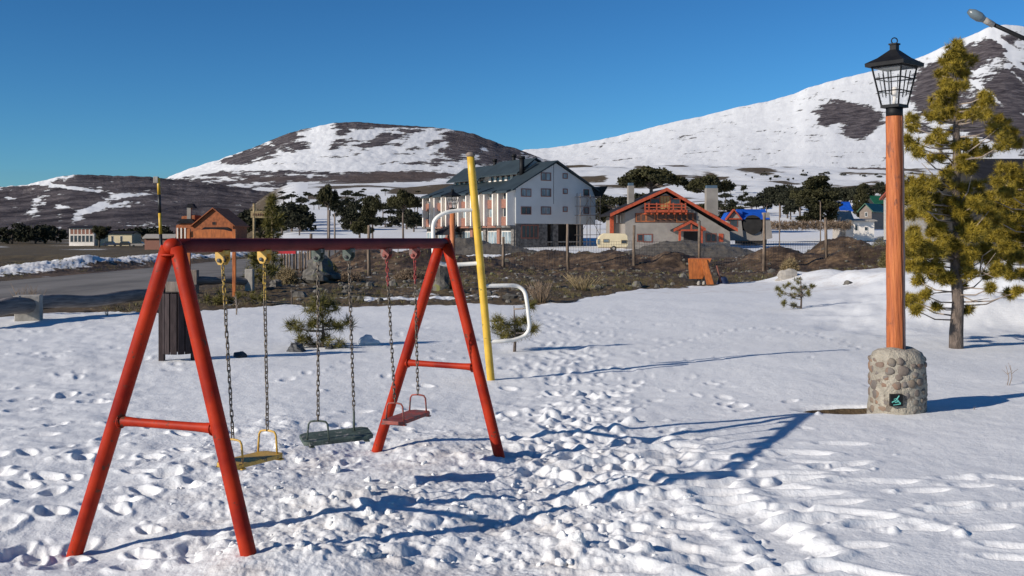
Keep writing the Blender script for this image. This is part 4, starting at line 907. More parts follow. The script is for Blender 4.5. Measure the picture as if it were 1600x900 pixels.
# ---- hotel
H = Fm((.607, 170, 0), (.853, .522)); root = thing('hotel', 'large pale grey four storey hotel with slate gable roof, white fins and brick bays', 'hotel', (.607, 170, 0))
WD, LN, EV, RG, OV = 15.5, 31.0, 9.6, 14.05, 4.0
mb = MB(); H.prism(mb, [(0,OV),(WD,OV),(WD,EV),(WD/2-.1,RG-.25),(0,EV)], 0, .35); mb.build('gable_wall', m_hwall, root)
mb = MB(); H.prism(mb, [(0,OV),(WD,OV),(WD,EV),(WD/2-.1,RG-.3),(0,EV)], .352, 5.7); H.prism(mb, [(0,OV),(WD,OV),(WD,EV),(WD/2,RG-1.2),(5,10.9),(0,EV-.3)], 5.7, LN); mb.build('wall', m_hwhite, root)
mb = MB(); H.box(mb, 0, 6.0, .05, 3, -1, OV-.02); H.box(mb, 0, .8, 3, LN, -1, OV-.02); H.box(mb, 7.2, 8.2, .2, 1.0, -1, OV-.02); H.box(mb, 12.4, 13.0, .2, 1.0, -1, OV-.02)
mb.build('stone_base', m_stone, root)
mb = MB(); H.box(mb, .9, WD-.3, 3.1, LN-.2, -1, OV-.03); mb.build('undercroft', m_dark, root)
mb = MB(); H.box(mb, 6.2, WD, .3, .5, 1.0, 1.15); mb.build('step', m_conc, root)
# roof: main slopes, thick sheets
def slope(pts, v0, v1, th=.22): # pts (u,z) polyline
    m = MB()
    for (a, b), (c, d_) in zip(pts[:-1], pts[1:]): H.prism(m, [(a,b),(c,d_),(c,d_+th),(a,b+th)], v0, v1)
    return m
slope([(-.9,EV-.45),(WD/2-.1,RG),(WD+.5,EV-.25)], -.5, 5.8).build('roof', m_metalroof, root)
slope([(-.5,EV-.45),(5.1,11.25)], 5.802, LN+.3).build('roof', m_metalroof, root)
slope([(WD/2,RG-.5),(WD+.5,EV-.25)], 5.804, LN+.3).build('roof', m_metalroof, root)
for v0, v1, dz_ in ((6.0,17.2,0),(18.8,29.8,-.45)):
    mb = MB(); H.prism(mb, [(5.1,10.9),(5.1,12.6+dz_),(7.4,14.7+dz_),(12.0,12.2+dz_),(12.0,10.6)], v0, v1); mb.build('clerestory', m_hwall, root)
    slope([(3.6,12.2+dz_),(7.4,14.85+dz_),(12.3,12.1+dz_)], v0-.5, v1+.4).build('roof', m_metalroof, root)
    for i in range(6):
        a = v0+.4+i*1.8; m = MB(); H.box(m, 5.0, 5.09, a+.95, a+1.75, 11.4, 12.3+dz_); m.build('white_panel', m_hwhite, root); swindow(H, a, a+.85, 11.45, 12.2+dz_, 5.09, root, m_glass, m_frame, .06, 0)
for u, v, z0, z1, r in ((4.0,4.6,11.5,15.0,.42),(10.2,5.2,12,14.3,.35),(7.6,13.0,14.2,16.0,.35),(7.6,19.4,13.6,15.6,.35),(7.6,27,13.6,15.4,.3)):
    m = MB(); c = H.p(u, v, 0); m.tube([(c.x,c.y,z0),(c.x,c.y,z1)], r, 12); m.tube([(c.x,c.y,z1-.35),(c.x,c.y,z1+.1)], r*1.3, 12); m.build('flue', m_black, root, True)
mb = MB(); H.prism(mb, [(WD-.8,EV+.35),(WD+2.3,EV+.75),(WD+2.2,EV+.45),(WD+1.0,EV-1.2),(WD,EV-1.3)], -.3, 3.5); mb.build('side_canopy', m_black, root)
# gable windows
for px, py, w_, h_, g in ((853,276,14,10,m_curt),(883,275,6,6,m_curt),(822,301,14,10,m_curt),(853,301,14,10,m_curt),(883,299,5.5,6,m_curt),(916,301,7,8,m_glass),(822,329,14,10,m_glass),(853,329,14,10,m_curt),(883,327,5.5,6,m_curt),(916,329,7,8,m_curt)):
    a, z0 = H.on(px-w_/2, py+h_/2); b, z1 = H.on(px+w_/2, py-h_/2); window(H, a, b, z0, z1, 0, root, g, m_frame, .12, 1 if w_ > 8 else 0)
u0, z = H.on(865, 256); mb = MB(); H.box(mb, u0-.03, u0+.03, -.03, 0, 7.2, 13.6); mb.build('drain_pipe', m_metalroof, root)
a, z0 = H.on(816, 371); b, z1 = H.on(840, 353); window(H, a, b, z0, z1, .05, root, m_glass, m_frame, .2, 3)
# bays of the long side
nb = 7; bl = LN/nb
for i in range(nb):
    v0 = i*bl+.2; v1 = v0+bl*.62
    if i >= 4: pass
    m = MB(); 
    for vv in (v0, v1): H.prism(m, [(-1.5,OV-.3),(0,OV-.3),(0,EV+.1),(-1.5,EV-.5)], vv, vv+.32)
    H.box(m, -.35, 0, v1+.4, v0+bl-.05, OV, EV-.3); m.build('fin_wall', m_hwhite, root)
    m = MB(); H.prism(m, [(-1.7,EV-.75),(1.2,EV+.15),(1.2,EV+.5),(-1.7,EV-.42)], v0-.15, v1+.5); m.build('bay_roof', m_metalroof, root)
    for z0, z1 in ((OV-.3, OV+1.1), (OV+2.5, OV+3.9)): m = MB(); H.box(m, -.9, 0, v0+.33, v1-.01, z0, z1); m.build('brick_spandrel', m_brick, root)
    for z0, z1 in ((OV+1.15, OV+2.45), (OV+3.95, EV-.7)): swindow(H, v0+.5, v1-.15, z0, z1, -.5, root, m_curt if i % 2 else m_glass, m_hwhite, .08, 1)
    m = MB(); H.box(m, -.25, -.01, v0, v0+.9, -1, OV-.3); H.box(m, -1.0, -.01, v0-.1, v0+bl-.2, OV-.62, OV-.35); m.build('brick_pier', m_brick if i % 2 else m_stone, root)
    swindow(H, v0+1.2, v1+1.2, .2, 2.7, -.01, root, m_curt, m_hwhite, .1, 2)
m = MB(); H.box(m, -2.6, -.3, 17.0, 21.5, 2.3, 2.5); H.prism(m, [(-3.2,2.2),(-.3,4.2),(-.3,4.4),(-3.2,2.4)], 16.5, 22); m.build('porch_roof', m_roofd, root)
# scaffold standing at the right of the gable
sc0 = H.p(11.6, -1.2, 0); root = thing('scaffold', 'thin metal scaffold standing against the right end of the hotel gable', 'scaffold', sc0)
mb = MB()
for u in (11.4, 13.4, 15.4):
    for v in (-1.4, -.5): mb.tube([H.p(u, v, 0), H.p(u+.05, v, 9.0-(u-11.4)*.1)], .05, 5)
for z in (2.2, 3.9, 5.4, 6.9, 8.4):
    for v in (-1.4, -.5): mb.tube([H.p(11.0, v, z), H.p(15.7, v, z+.05)], .045, 5)
for z in (2.2, 5.4): mb.tube([H.p(11.4,-1.4,z), H.p(13.4,-1.4,z+3)], .04, 5); mb.tube([H.p(15.4,-1.4,z), H.p(13.4,-1.4,z+3)], .04, 5)
mb.build('tubes', m_wood2, root)
mb = MB(); H.box(mb, 11.6, 15.4, -1.3, -.6, 8.42, 8.5); H.box(mb, 11.6, 15.4, -1.3, -.6, 5.42, 5.5); mb.build('deck', m_wood2, root)
# ---- chalet
C0 = W(978, 384, 165); C = Fm((C0.x, C0.y, 0), (1, .06)); root = thing('chalet', 'grey rendered chalet with orange timber gable, balcony and porch', 'house', (C0.x, C0.y, 0))
k = 165/F
def cu(px, py, v=0): return C.on(px, py, v)
Lw = cu(960, 383, 0)[0]; 
wall = [cu(977,392), cu(1142,392), cu(1140,362), cu(1040,302), cu(977,332)]
mb = MB(); C.prism(mb, wall, 0, 11); mb.build('wall', m_chalet, root)
sw = MB(); C.prism(sw, [cu(957,392,4), cu(977.5,392,4), cu(977.5,332,4), cu(957,338,4)], 4, 11); sw.build('side_wing', m_chalet, root)
for x_ in (964, 970, 975): 
    a, z0 = cu(x_-1.5, 349, 4); b, z1 = cu(x_+1.2, 336, 4); window(C, a, b, z0, z1, 4, root, m_hwhite, m_frame, .05, 0)
mb = MB(); C.prism(mb, [cu(953.5,392,3.5), cu(959,392,3.5), cu(959,336,3.5), cu(953.5,338,3.5)], 3.5, 4); mb.build('timber_pier', m_timber, root)
L0, AP, R0 = cu(952,337.5), cu(1040,297.5), cu(1150,361)
def croof(m, a, b, v0, v1, th): C.prism(m, [a, b, (b[0], b[1]+th), (a[0], a[1]+th)], v0, v1)
mb = MB(); croof(mb, L0, AP, -.9, 11.5, .28); croof(mb, AP, R0, -.9, 11.5, .28); mb.build('roof', m_roofd, root)
mb = MB(); croof(mb, (L0[0],L0[1]-.12), (AP[0],AP[1]-.12), -1.05, -.903, .5); croof(mb, (AP[0],AP[1]-.12), (R0[0],R0[1]-.12), -1.05, -.903, .5); mb.build('barge_board', m_timber, root)
for (x0_,x1_,y0_,y1_,v) in ((982,991,290,330,5),(1104,1122,294,345,3)):
    a, zt_ = cu(x0_, y0_, v); b, zb_ = cu(x1_, y1_, v); m = MB(); C.box(m, a, b, v, v+1.3, zb_-1, zt_); ch = m.build('chimney', m_chalet, root); m = MB(); C.box(m, a+.1, b-.1, v+.1, v+1.2, zt_, zt_+.45); m.build('chimney_cap', pmat('blue_grey_cap', (.06,.10,.14), .2), ch)
def crect(px0, px1, py0, py1, v, th, name, mat, par=None):
    a, z1 = cu(px0, py0, v); b, z0 = cu(px1, py1, v); m = MB(); C.box(m, a, b, v-th, v, z0, z1); return m.build(name, mat, par or root)
m_dtim = pmat('dark_stained_gable_boards', (.085,.045,.03), .3, 3, .7, 0)
m = MB(); C.prism(m, [cu(1000,326.5), cu(1080,326.5), cu(1040,305)], -.05, 0); m.build('gable_boards', m_dtim, root)
crect(992, 1088, 333, 348, -.0, .04, 'window_band', m_dtim)
bal = crect(1007, 1072, 328, 332, -.0, 1.0, 'balcony', m_timber)
m = MB()
for x_ in (1008, 1014, 1026, 1045, 1052, 1065, 1071):
    a, z0 = cu(x_, 332, -.9); _, z1 = cu(x_, 317, -.9); C.box(m, a-.09, a+.09, -1.0, -.85, z0, z1)
for y_ in (319, 324):
    a, z = cu(1007, y_, -.9); b, _ = cu(1072, y_, -.9); C.box(m, a, b, -1.02, -.9, z-.07, z+.07)
for x_ in range(1008, 1073, 9):
    a, z0 = cu(x_, 334, -.5); C.box(m, a-.1, a+.1, -1.15, 0, z0-.1, z0+.12)
m.build('railing', m_timber, bal)
for a_, b_ in ((1017,1030),(1048,1062)): 
    a, z0 = cu(a_, 319); b, z1 = cu(b_, 311); window(C, a, b, z0, z1, -.06, root, m_glass, m_timber, .1, 0)
a, z0 = cu(1032, 327); b, z1 = cu(1046, 307); window(C, a, b, z0, z1, -.06, root, pmat('yellow_wood', (.42,.27,.1), .2), m_orange, .1, 2)  # plain yellow wood tone fills the middle balcony opening
for a_, b_, y0_, y1_, g in ((995,1008,335,345,m_glass),(1011,1022,335,345,m_curt),(1028,1053,333,342,m_glass),(1058,1072,334,346,m_glass),(1075,1082,334,346,m_curt),(997,1004,367,376,m_glass),(1006,1018,367,377,m_curt),(1104,1118,366,377,m_glass)):  # wide middle pane under the balcony is dark glass standing in for shade
    a, z0 = cu(a_, y1_); b, z1 = cu(b_, y0_); window(C, a, b, z0, z1, 0, root, g, m_lodge if y0_ < 340 else m_frame, .16, 1 if b_-a_ > 12 else 0)
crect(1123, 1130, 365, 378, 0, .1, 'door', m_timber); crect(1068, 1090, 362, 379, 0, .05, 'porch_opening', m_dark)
m = MB(); pa, pb_, pc_ = cu(1052,361,-2.2), cu(1079,347.5,-2.2), cu(1102,360,-2.2); croof(m, pa, pb_, -2.5, 0, .2); croof(m, pb_, pc_, -2.5, 0, .2); po = m.build('porch_roof', m_roofd, root)
m = MB(); croof(m, (pa[0],pa[1]-.1), (pb_[0],pb_[1]-.1), -2.65, -2.51, .42); croof(m, (pb_[0],pb_[1]-.1), (pc_[0],pc_[1]-.1), -2.65, -2.51, .42)
for x_ in (1062, 1096):
    a, z0 = cu(x_, 380, -2.3); _, z1 = cu(x_, 359, -2.3); C.box(m, a-.16, a+.16, -2.5, -2.2, z0, z1)
a, z0 = cu(1058, 361, -2.3); b, z1 = cu(1099, 359, -2.3); C.box(m, a, b, -2.5, -2.2, z0, z1+.05); a, z0 = cu(1080,359,-2.3); _, z1 = cu(1080,350,-2.3); C.box(m, a-.1, a+.1, -2.5, -2.3, z0, z1); m.build('porch_frame', m_timber, po)
# ---- caravan
d = 140; Cv = Fm(W(932, 392, d), (1, -.02)); zb = CZ-(392-HZ)*d/F; kk = d/F
root = thing('caravan', 'cream touring caravan parked in snow left of the chalet', 'caravan', W(957, 392, d))
pr = [(.3,.45),(50*kk-.25,.45),(50*kk,.8),(50*kk-.1,2.0),(50*kk-.4,2.25),(.9,2.3),(.35,1.9),(.05,1.2)]
m = MB(); Cv.prism(m, [(a, b+zb) for a, b in pr], 0, 2.0); m.build('body', m_cream, root, False, .08)
for a_, b_, y0_, y1_ in ((943,951,374,378.5),(971,979,375.5,380),(934,936.5,374,381)):
    a, z0 = Cv.on(a_, y1_); b, z1 = Cv.on(b_, y0_); window(Cv, a, b, z0, z1, 0, root, m_curt if a_ < 960 else m_glass, m_hay, .04, 0)
for v in (.1, 1.8):
    c = Cv.p(27*kk, v, zb+.32); m = MB(); m.tube([c-Cv.s*.14, c+Cv.s*.14], .34, 18); wh = m.build('wheel', m_tyre, root, True); m = MB(); m.tube([c-Cv.s*.16, c+Cv.s*.16], .17, 14); m.build('rim', m_conc, wh)
m = MB(); Cv.box(m, .2, 50*kk-.2, -.03, 0, zb+.42, zb+.5); m.build('trim', m_hay, root)
# ---- generic simple house
def house(px0, px1, yeave, yridge, ybase, d, depth, label, wallm, roofm, gable_front=False, name='house', wins=(), ux=(1,0), cat='house', chim=None):
    Fh = Fm(W(px0, ybase, d), ux); zb = CZ-(ybase-HZ)*d/F; Wd = Fh.on(px1, ybase)[0]; ze = CZ-(yeave-HZ)*d/F; zr = CZ-(yridge-HZ)*d/F
    r = thing(name, label, cat, W((px0+px1)/2, ybase, d)); m = MB()
    if gable_front:
        Fh.prism(m, [(0,zb-1),(Wd,zb-1),(Wd,ze),(Wd/2,zr-.1),(0,ze)], 0, depth); m.build('wall', wallm, r); m = MB()
        for a, b in (((-.4,ze-.25),(Wd/2,zr)),((Wd/2,zr),(Wd+.4,ze-.25))): Fh.prism(m, [a,b,(b[0],b[1]+.2),(a[0],a[1]+.2)], -.4, depth+.4)
    else:
        Fh.box(m, 0, Wd, 0, depth, zb-1, ze); m.build('wall', wallm, r); m = MB()
        P = [Fh.p(-.4,-.5,ze-.1), Fh.p(Wd+.4,-.5,ze-.1), Fh.p(Wd+.4,depth/2,zr), Fh.p(-.4,depth/2,zr)]; m.prism(P, Vector((0,0,.2)))
        P = [Fh.p(-.4,depth/2,zr), Fh.p(Wd+.4,depth/2,zr), Fh.p(Wd+.4,depth+.5,ze-.1), Fh.p(-.4,depth+.5,ze-.1)]; m.prism(P, Vector((0,0,.2)))
        m2 = MB(); 
        for u in (0, Wd-.05): m2 = MB(); m2.prism([Fh.p(u,0,ze-.05), Fh.p(u,depth,ze-.05), Fh.p(u,depth/2,zr-.05)], Fh.u*.05); m2.build('gable_end', wallm, r)
    m.build('roof', roofm, r)
    for (a_, b_, y0_, y1_) in wins:
        a, z0 = Fh.on(a_, y1_); b, z1 = Fh.on(b_, y0_); window(Fh, a, b, z0, z1, 0, r, m_glass, m_wframe, .06, 0)
    if chim:
        a, z1 = Fh.on(chim[0], chim[2]); b, _ = Fh.on(chim[1], chim[2]); m = MB(); Fh.box(m, a, b, depth*.4, depth*.4+b-a, ze, z1); m.build('chimney', m_conc, r)
    return r, Fh
r, B = house(1160, 1198, 342, 328, 372, 180, 6, 'house with a bright blue sheet roof and stone chimney pier right of the chalet', m_dark, m_blue)
m = MB(); B.prism(m, [B.on(1130,345,.5), B.on(1160,345,.5), B.on(1160,328,.5), B.on(1138,332,.5)], .5, 4); m.build('side_roof', m_blue, r)
m = MB(); B.prism(m, [B.on(1135,376,-.6), B.on(1162,376,-.6), B.on(1158,342,-.6), B.on(1147,331,-.6), B.on(1137,342,-.6)], -.6, .4); m.build('gable_wall', m_chalet, r)
m = MB(); 
for a, b in ((B.on(1135,344,-.8), B.on(1147,329,-.8)), (B.on(1147,329,-.8), B.on(1159,344,-.8))): B.prism(m, [a,b,(b[0],b[1]+.25),(a[0],a[1]+.25)], -.95, .4)
a, z = B.on(1138, 342, -.8); b, _ = B.on(1157, 342, -.8); B.box(m, a, b, -.85, -.7, z-.1, z+.12); m.build('timber_frame', m_timber, r)
a, z0 = B.on(1141, 354, -.6); b, z1 = B.on(1152, 343, -.6); window(B, a, b, z0, z1, -.6, r, m_glass, m_frame, .08, 0)
m = MB(); B.prism(m, [B.on(1190,376,-.3), B.on(1207,372,-.3), B.on(1202,332,-.3), B.on(1194,332,-.3)], -.3, 1.5); m.build('chimney_pier', m_chalet, r)
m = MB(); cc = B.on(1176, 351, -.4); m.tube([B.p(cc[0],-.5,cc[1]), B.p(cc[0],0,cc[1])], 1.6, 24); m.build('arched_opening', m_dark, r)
m = MB(); B.prism(m, [B.on(1160,376,-.2), B.on(1190,376,-.2), B.on(1190,362,-.2), B.on(1160,360,-.2)], -.2, .4); m.build('parapet', m_chalet, r)
house(1343, 1362, 330, 319, 350, 215, 9, 'little house with steep pale gable and dark green sheet roof', m_wood2, m_green, True, wins=((1352,1355,332,338),), ux=(.8,-.6))
house(1334, 1366, 345, 343, 368, 200, 5, 'low white annex in front of the green roofed house', m_hwhite, m_conc, wins=((1336,1340,352,360),(1351,1356,355,360)), name='shed', cat='shed')
house(1313, 1332, 348, 330, 366, 205, 5, 'small grey cabin with two tiny windows left of the white annex', m_conc, m_conc, wins=((1319,1322,350,355),(1325,1328,350,355)), name='cabin', cat='cabin')
house(1315, 1330, 330, 316, 345, 260, 5, 'blue roofed hut partly hidden behind the grey cabin', m_dark, m_blue, name='hut', cat='hut')
house(1367, 1400, 318, 306, 345, 300, 8, 'green roofed building behind the dark conifer and lantern pole', m_dark, m_green)
house(1412, 1492, 308, 292, 362, 130, 7, 'long grey building with rust red roof behind the golden pine', m_conc, m_redroof)
house(1560, 1700, 300, 246, 352, 48, 7, 'dark roofed building at the right edge behind the bushy pine', m_dark, m_roofd, wins=())
o = MB(); o.hexa([W(1405,374,150), W(1500,374,150), W(1500,374,151), W(1405,374,151), W(1405,358,150), W(1500,356,150), W(1500,356,151), W(1405,358,151)]); o = o.build('brick_wall', m_brick); tag(o, 'low pinkish brick wall glimpsed between the lantern pole and pine', 'wall')
# orange lodge at the left
r, B = house(302, 364, 352, 326, 376, 190, 10, 'orange brick lodge with steep gable and a small turret, left behind the near A-frame', m_lodge, m_lodge, True, name='lodge', cat='lodge')
m = MB(); B.prism(m, [B.on(275,378,.5), B.on(303,378,.5), B.on(303,346,.5), B.on(280,350,.5), B.on(275,352,.5)], .5, 6); m.build('side_wing', m_lodge, r)
m = MB(); B.prism(m, [B.on(274,349,.2), B.on(305,349,.2), B.on(300,342,.2), B.on(284,342,.2)], .2, 6); m.build('wing_roof', m_roofd, r)
m = MB(); B.prism(m, [B.on(283,346,1), B.on(304,344,1), B.on(304,336,1), B.on(284,338,1)], 1, 5); m.build('upper_wing', m_lodge, r)
m = MB(); B.prism(m, [B.on(292,345,.9), B.on(298,345,.9), B.on(298,323,.9), B.on(292,323,.9)], .9, 1.8); m.build('turret', m_chalet, r)
m = MB(); B.prism(m, [B.on(291,324,.8), B.on(304,325,.8), B.on(300,318,.8), B.on(293,319,.8)], .8, 2.4); m.build('turret_roof', m_roofd, r)
m = MB(); B.prism(m, [B.on(312,361,-.6), B.on(364,361,-.6), B.on(355,355,-.6), B.on(320,355,-.6)], -.9, 0); m.build('porch_roof', m_roofd, r)
a, z0 = B.on(332, 351); b, z1 = B.on(337, 347); window(B, a, b, z0, z1, 0, r, m_dark, m_frame, .05, 0)
m = MB()
for x_ in (277, 283, 289): 
    a, z0 = B.on(x_, 378, .3); _, z1 = B.on(x_, 356, .3); B.box(m, a-.12, a+.12, .3, .5, z0, z1)
m.build('porch_posts', m_hwhite, r)
# far hostel by the lake
d = 320; r, B = house(108, 147, 356, 353.5, 384, d, 9, 'two storey pale framed hostel with a glazed front beyond the lake', m_hwhite, m_roofd, name='hostel', cat='building')
for i in range(6):
    a, z0 = B.on(110+i*6.1, 366); b, z1 = B.on(114.6+i*6.1, 358); window(B, a, b, z0, z1, 0, r, m_brick, m_hwhite, .1, 0)
    a, z0 = B.on(110+i*6.1, 378); b, z1 = B.on(114.6+i*6.1, 368); window(B, a, b, z0, z1, 0, r, m_glass, m_hwhite, .1, 0)
house(148, 206, 365, 362, 384, 322, 8, 'long low cream annex to the right of the glazed hostel', m_cream, m_roofd, name='annex', cat='building', wins=((155,158,369,377),(174,177,369,377),(188,191,369,377)))
house(226, 272, 372, 367, 385, 240, 4, 'low pinkish stone shed left of the orange lodge', m_brick, m_conc, name='shed', cat='shed')
def car(px, py, d, L_, mat, label, ux=(1,.1)):
    Fc = Fm(W(px, py, d), ux); z = CZ-(py-HZ)*d/F; r = thing('parked_car', label, 'car', W(px, py, d), 'cars parked by the lakeside hostel')
    m = MB(); Fc.prism(m, [(0,z+.35),(L_,z+.35),(L_,z+.85),(L_*.93,z+.95),(0.05,z+.9)], 0, 1.7); m.build('body', mat, r)
    m = MB(); Fc.prism(m, [(L_*.1,z+.9),(L_*.75,z+.93),(L_*.62,z+1.42),(L_*.2,z+1.42)], .08, 1.62); m.build('cabin', m_glass, r)
    for a in (.18, .8):
        c = Fc.p(L_*a, .02, z+.32); m = MB(); m.tube([c-Fc.s*.03, c+Fc.s*.2], .32, 14); m.build('wheel', m_tyre, r)
car(160, 385, 300, 4.2, m_car, 'leftmost dark car parked before the lakeside annex')
car(184, 385, 300, 4.2, m_tyre, 'black car parked second in the row before the annex')
car(204, 386, 290, 4.4, m_conc, 'grey car at the right end of the row near the annex')
# ------------------------------------------------------------------ far trees
def leafcloud(n, f, size):
    c = np.array([f() for _ in range(n)]); d = rng.normal(size=(n,3)); d /= np.linalg.norm(d, axis=1)[:, None]
    s = np.cross(d, rng.normal(size=(n,3))); s /= np.linalg.norm(s, axis=1)[:, None]; z = size*rng.uniform(.6, 1.3, (n,1))
    return np.stack([c-s*z*.6, c+s*z*.6, c+d*z], 1)
def tree_proto(kind, n, leaf, mat, label, group, name, cat):
    """unit tree: height 1, built at the origin"""
    R4 = random.Random(hash(kind) % 1000 if False else len(kind)*7+n); r = thing(name, label, cat, (0,0,0), group)
    if kind == 'umbrella':
        cl = [(x_, y_, .66+R4.uniform(-.03,.24)*max(.2, 1-(x_*x_+y_*y_)*4)+.04) for x_, y_ in [(R4.uniform(-.45,.45), R4.uniform(-.45,.45)) for _ in range(60)]]; cl = [c for c in cl if c[0]**2+c[1]**2 < .2]
        trunk = [(0,0,-.1),(.01,0,.4),(0,0,.85)]; tr = [.035,.028,.02]
        sz = (.11,.11,.07)
    elif kind == 'round':
        cl = [(R4.gauss(0,.15), R4.gauss(0,.15), R4.uniform(.38,.9)) for _ in range(22)]; trunk = [(0,0,-.1),(0,0,.4),(0,0,.8)]; tr = [.04,.03,.02]; sz = (.15,.15,.11)
    elif kind == 'low':
        cl = [(R4.uniform(-.8,.8), R4.uniform(-.8,.8), R4.uniform(.15,.75)*1) for _ in range(30)]; cl = [c for c in cl if c[0]**2+c[1]**2+(c[2]-.1)**2*.9 < .75]; trunk = [(0,0,-.1),(0,0,.5)]; tr = [.05,.03]; sz = (.2,.2,.13)
    elif kind == 'fir':
        cl = []
        for i in range(60):
            z = R4.uniform(.06,.97); w_ = .44*(1-z)**.55*(1 if z > .25 else .7+z); a = R4.uniform(0,6.28); q = R4.random()**.5; cl.append((w_*q*math.cos(a), w_*q*math.sin(a), z))
        trunk = [(0,0,-.1),(0,0,.9)]; tr = [.03,.01]; sz = (.13,.13,.07)
    mb = MB(); mb.tube(trunk, tr, 8)
    for c in cl[:14]: mb.tube([(0,0,max(.1,c[2]-.12)), c], [.012,.005], 4)
    mb.build('trunk', m_bark, r, True)
    def f():
        c = cl[R4.randrange(len(cl))]; v = Vector((R4.gauss(0,1), R4.gauss(0,1), R4.gauss(0,1))).normalized()*R4.random()**.4
        return (c[0]+v.x*sz[0], c[1]+v.y*sz[1], c[2]+v.z*sz[2])
    soup('crown', leafcloud(n, f, leaf), mat, r); return r
def dup(src, loc, h, wf, rz, label, group=None):
    r = src.copy(); COL.objects.link(r); r.location = loc; r.scale = (h*wf, h*wf, h); r.rotation_euler = (0,0,rz); r['label'] = label
    if group: r['group'] = group
    elif 'group' in r: del r['group']
    for ch in [c for c in src.children]:
        c2 = ch.copy(); COL.objects.link(c2); c2.parent = r
    return r
LABP = 'x'
protos = {}
for kd, n, lf, mt in (('umbrella',9000,.036,m_arau),('round',7000,.038,m_arau),('low',8000,.05,m_arau),('fir',16000,.034,m_arau)):
    protos[kd] = tree_proto(kd, n, lf, mt, 'x', None, 'araucaria_tree' if kd != 'fir' else 'conifer_tree', 'tree')
small = {}
for kd, n, lf in (('umbrella',700,.08),('round',800,.09),('low',800,.12),('fir',800,.08)):
    small[kd] = tree_proto(kd, n, lf, m_arau2, 'x', None, 'small_araucaria_tree', 'tree')
def place(kd, px, ybase, ytop, wpx, d, label, rz=None):
    b = W(px, ybase, d); h = (ybase-ytop)*d/F; full = {'umbrella':1.02,'round':.72,'low':1.75,'fir':.92}[kd]
    return dup(protos[kd], b, h, wpx*d/F/h/full, rz if rz is not None else rnd.uniform(0,6), label)
place('umbrella', 512, 372, 287, 36, 110, 'tall araucaria with thin trunk and flat crown, standing above the pale poles')
place('umbrella', 630, 372, 296, 50, 190, 'flat topped araucaria just left of the hotel')
place('umbrella', 1018, 345, 259, 108, 230, 'largest flat crowned araucaria above the left side of the chalet roof')
place('umbrella', 1108, 345, 273, 82, 240, 'wide dark araucaria crown between the chalet chimneys')
place('round', 582, 372, 303, 32, 180, 'dark many tiered araucaria standing beside a pale stump')
place('low', 562, 368, 331, 62, 170, 'broad low dark araucaria thicket at the foot of the tiered araucaria')
place('fir', 1278, 347, 276, 84, 200, 'largest dense dark conifer in the middle of the right plain')
place('fir', 1348, 340, 288, 38, 240, 'dark conifer directly behind the green roofed house')
place('low', 412, 374, 352, 26, 150, 'small umbrella shaped dark tree under the carved sign')
place('round', 155, 385, 352, 24, 290, 'dark round tree in front of the hostel annex')
place('low', 955, 350, 300, 90, 260, 'dark trees cluster behind the hotel right end')
place('low', 1085, 350, 312, 90, 255, 'dark foliage mass behind the chalet ridge')
place('low', 1145, 345, 316, 44, 258, 'dark low tree right of the big chalet chimney')
place('round', 1250, 336, 296, 30, 300, 'dark round tree touching the big conifer on its left side')
# scattered small trees: zone list (px0,px1,py0,py1,count,hmin,hmax m,kinds,label,group)
ZN = [(0,92,364,381,26,4,9,('round','low'),'dark rounded tree in the belt along the far left lake shore','trees along the far left shore'),
 (160,270,352,376,30,4,8,('round','low'),'dark tree in the cluster between the hostel and the orange lodge','trees behind the lakeside hostel'),
 (0,100,340,368,20,5,9,('round','low'),'small dark tree on the lower slope of the left ridge','trees on the left ridge'),
 (375,470,335,368,34,4,7,('round','umbrella','low'),'small dark araucaria scattered on the snow behind the carved sign','araucarias behind the carved sign'),
 (440,670,302,345,52,3.5,6.5,('umbrella','round','umbrella'),'small araucaria dotted over the snowy plain left of the hotel','araucarias on the plain left of the hotel'),
 (530,670,350,366,12,3.5,6,('low','round'),'small dark tree on the flat snow below the tall araucarias','small trees below the tall araucarias'),
 (925,1010,318,338,16,4.5,8,('umbrella','round'),'dark tree half hidden between the hotel and the chalet','trees between hotel and chalet'),
 (1120,1260,296,345,34,4.5,8,('umbrella','round'),'small araucaria dotted over the snow right of the chalet','araucarias right of the chalet'),
 (1200,1420,300,318,95,6,10,('round','low','umbrella'),'dark tree in the dense forest strip behind the big conifer','trees of the forest strip'),
 (1130,1440,268,284,22,3,6,('round','low'),'tiny distant tree on the far snow near the brown strip','tiny trees near the brown strip')]
rt = random.Random(99)
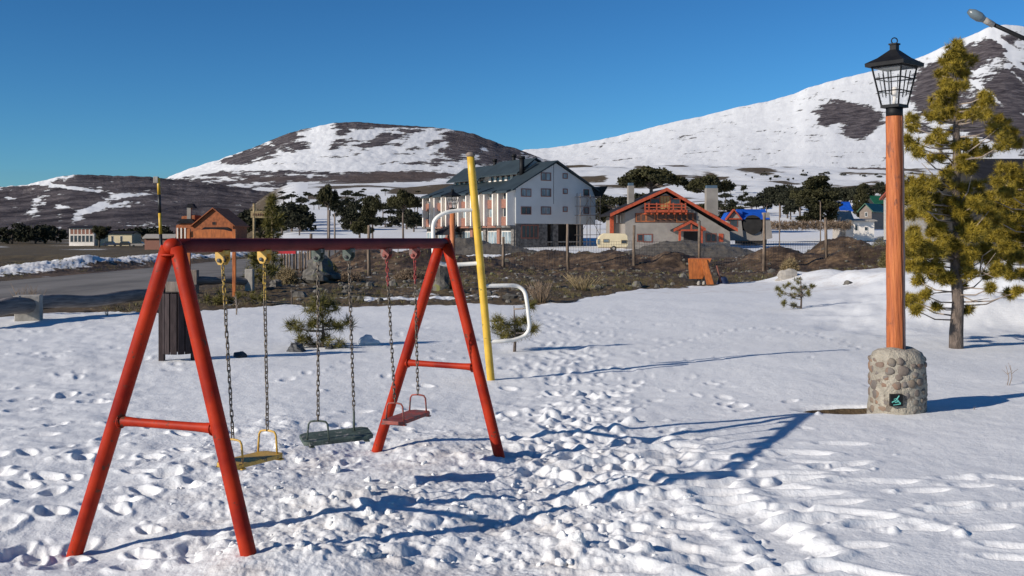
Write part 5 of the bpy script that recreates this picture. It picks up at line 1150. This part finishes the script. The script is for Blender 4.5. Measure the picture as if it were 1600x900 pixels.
for (a, b, y0, y1, n, h0, h1, kinds, lab, grp) in ZN:
    made = []
    for _ in range(n):
        px = rt.uniform(a, b); py = rt.uniform(y0, y1)
        if 660 < px < 935 and py > 290: continue
        p = hit(px, py, 150, 2400); h = rt.uniform(h0, h1)
        if p.y > 2300: continue
        kd = rt.choice(kinds); o = dup(small[kd], p-Vector((0,0,.3)), h, rt.uniform(.8,1.4), rt.uniform(0,6.28), lab, grp); made.append((kd, px, o))
    if n < 90:
        for kd in set(kinds):
            same = sorted([m for m in made if m[0] == kd], key=lambda m: m[1])
            for i, (_, _, o) in enumerate(same):
                s = 'th' if 10 < (i+1) % 100 < 14 else {1:'st',2:'nd',3:'rd'}.get((i+1) % 10, 'th')
                o['label'] = f"{i+1}{s} from the left of the {dict(umbrella='flat crowned', round='round crowned', low='low bushy')[kd]} {grp}" 
for pr_ in list(protos.values())+list(small.values()):
    for c in list(pr_.children): bpy.data.objects.remove(c)
    bpy.data.objects.remove(pr_)
# thin posts of the distant field fence
R5 = random.Random(3)
fen = thing('field_fence', 'far line of thin fence stakes crossing the snow left of the hotel', 'fence', W(560, 366, 130))
for i in range(16):
    px = 440+i*14; g = grnd(px, 128+i*.5); MB().tube([g-Vector((0,0,.2)), g+Vector((0,0,1.2+R5.uniform(-.2,.4)))], .05, 5).build('stake', m_fpost, fen)
for px, yt, d, lab in ((1218,318,170,'thin dark utility pole on the snow right of the blue roofed house'),(1282,315,165,'thin dark pole in front of the big conifer')):
    g = grnd(px, d); o = MB().tube([g-Vector((0,0,.3)), W(px, yt, d)], .09, 6).build('utility_pole', m_fpost, None, True); tag(o, lab, 'pole')
o = MB().ball(grnd(905, 95)+Vector((0,0,.25)), (.28,.28,.4), 10, 8, .2, 2).build('tree_stump', m_fpost, None, True); tag(o, 'short grey stump on the snow left of the caravan', 'stump')

hb = []
for _ in range(500):
    px = R5.uniform(1203, 1330); g_ = W(px, 358-R5.random()*11, 196+R5.uniform(-2,2)); hb.append(tuple(g_))
tag(soup('hedge', needles(hb, [.4]*len(hb), 14, .55, .09, .4), m_dryb), 'long low brown hedge crossing the snow below the big conifer', 'hedge', None, 'stuff')
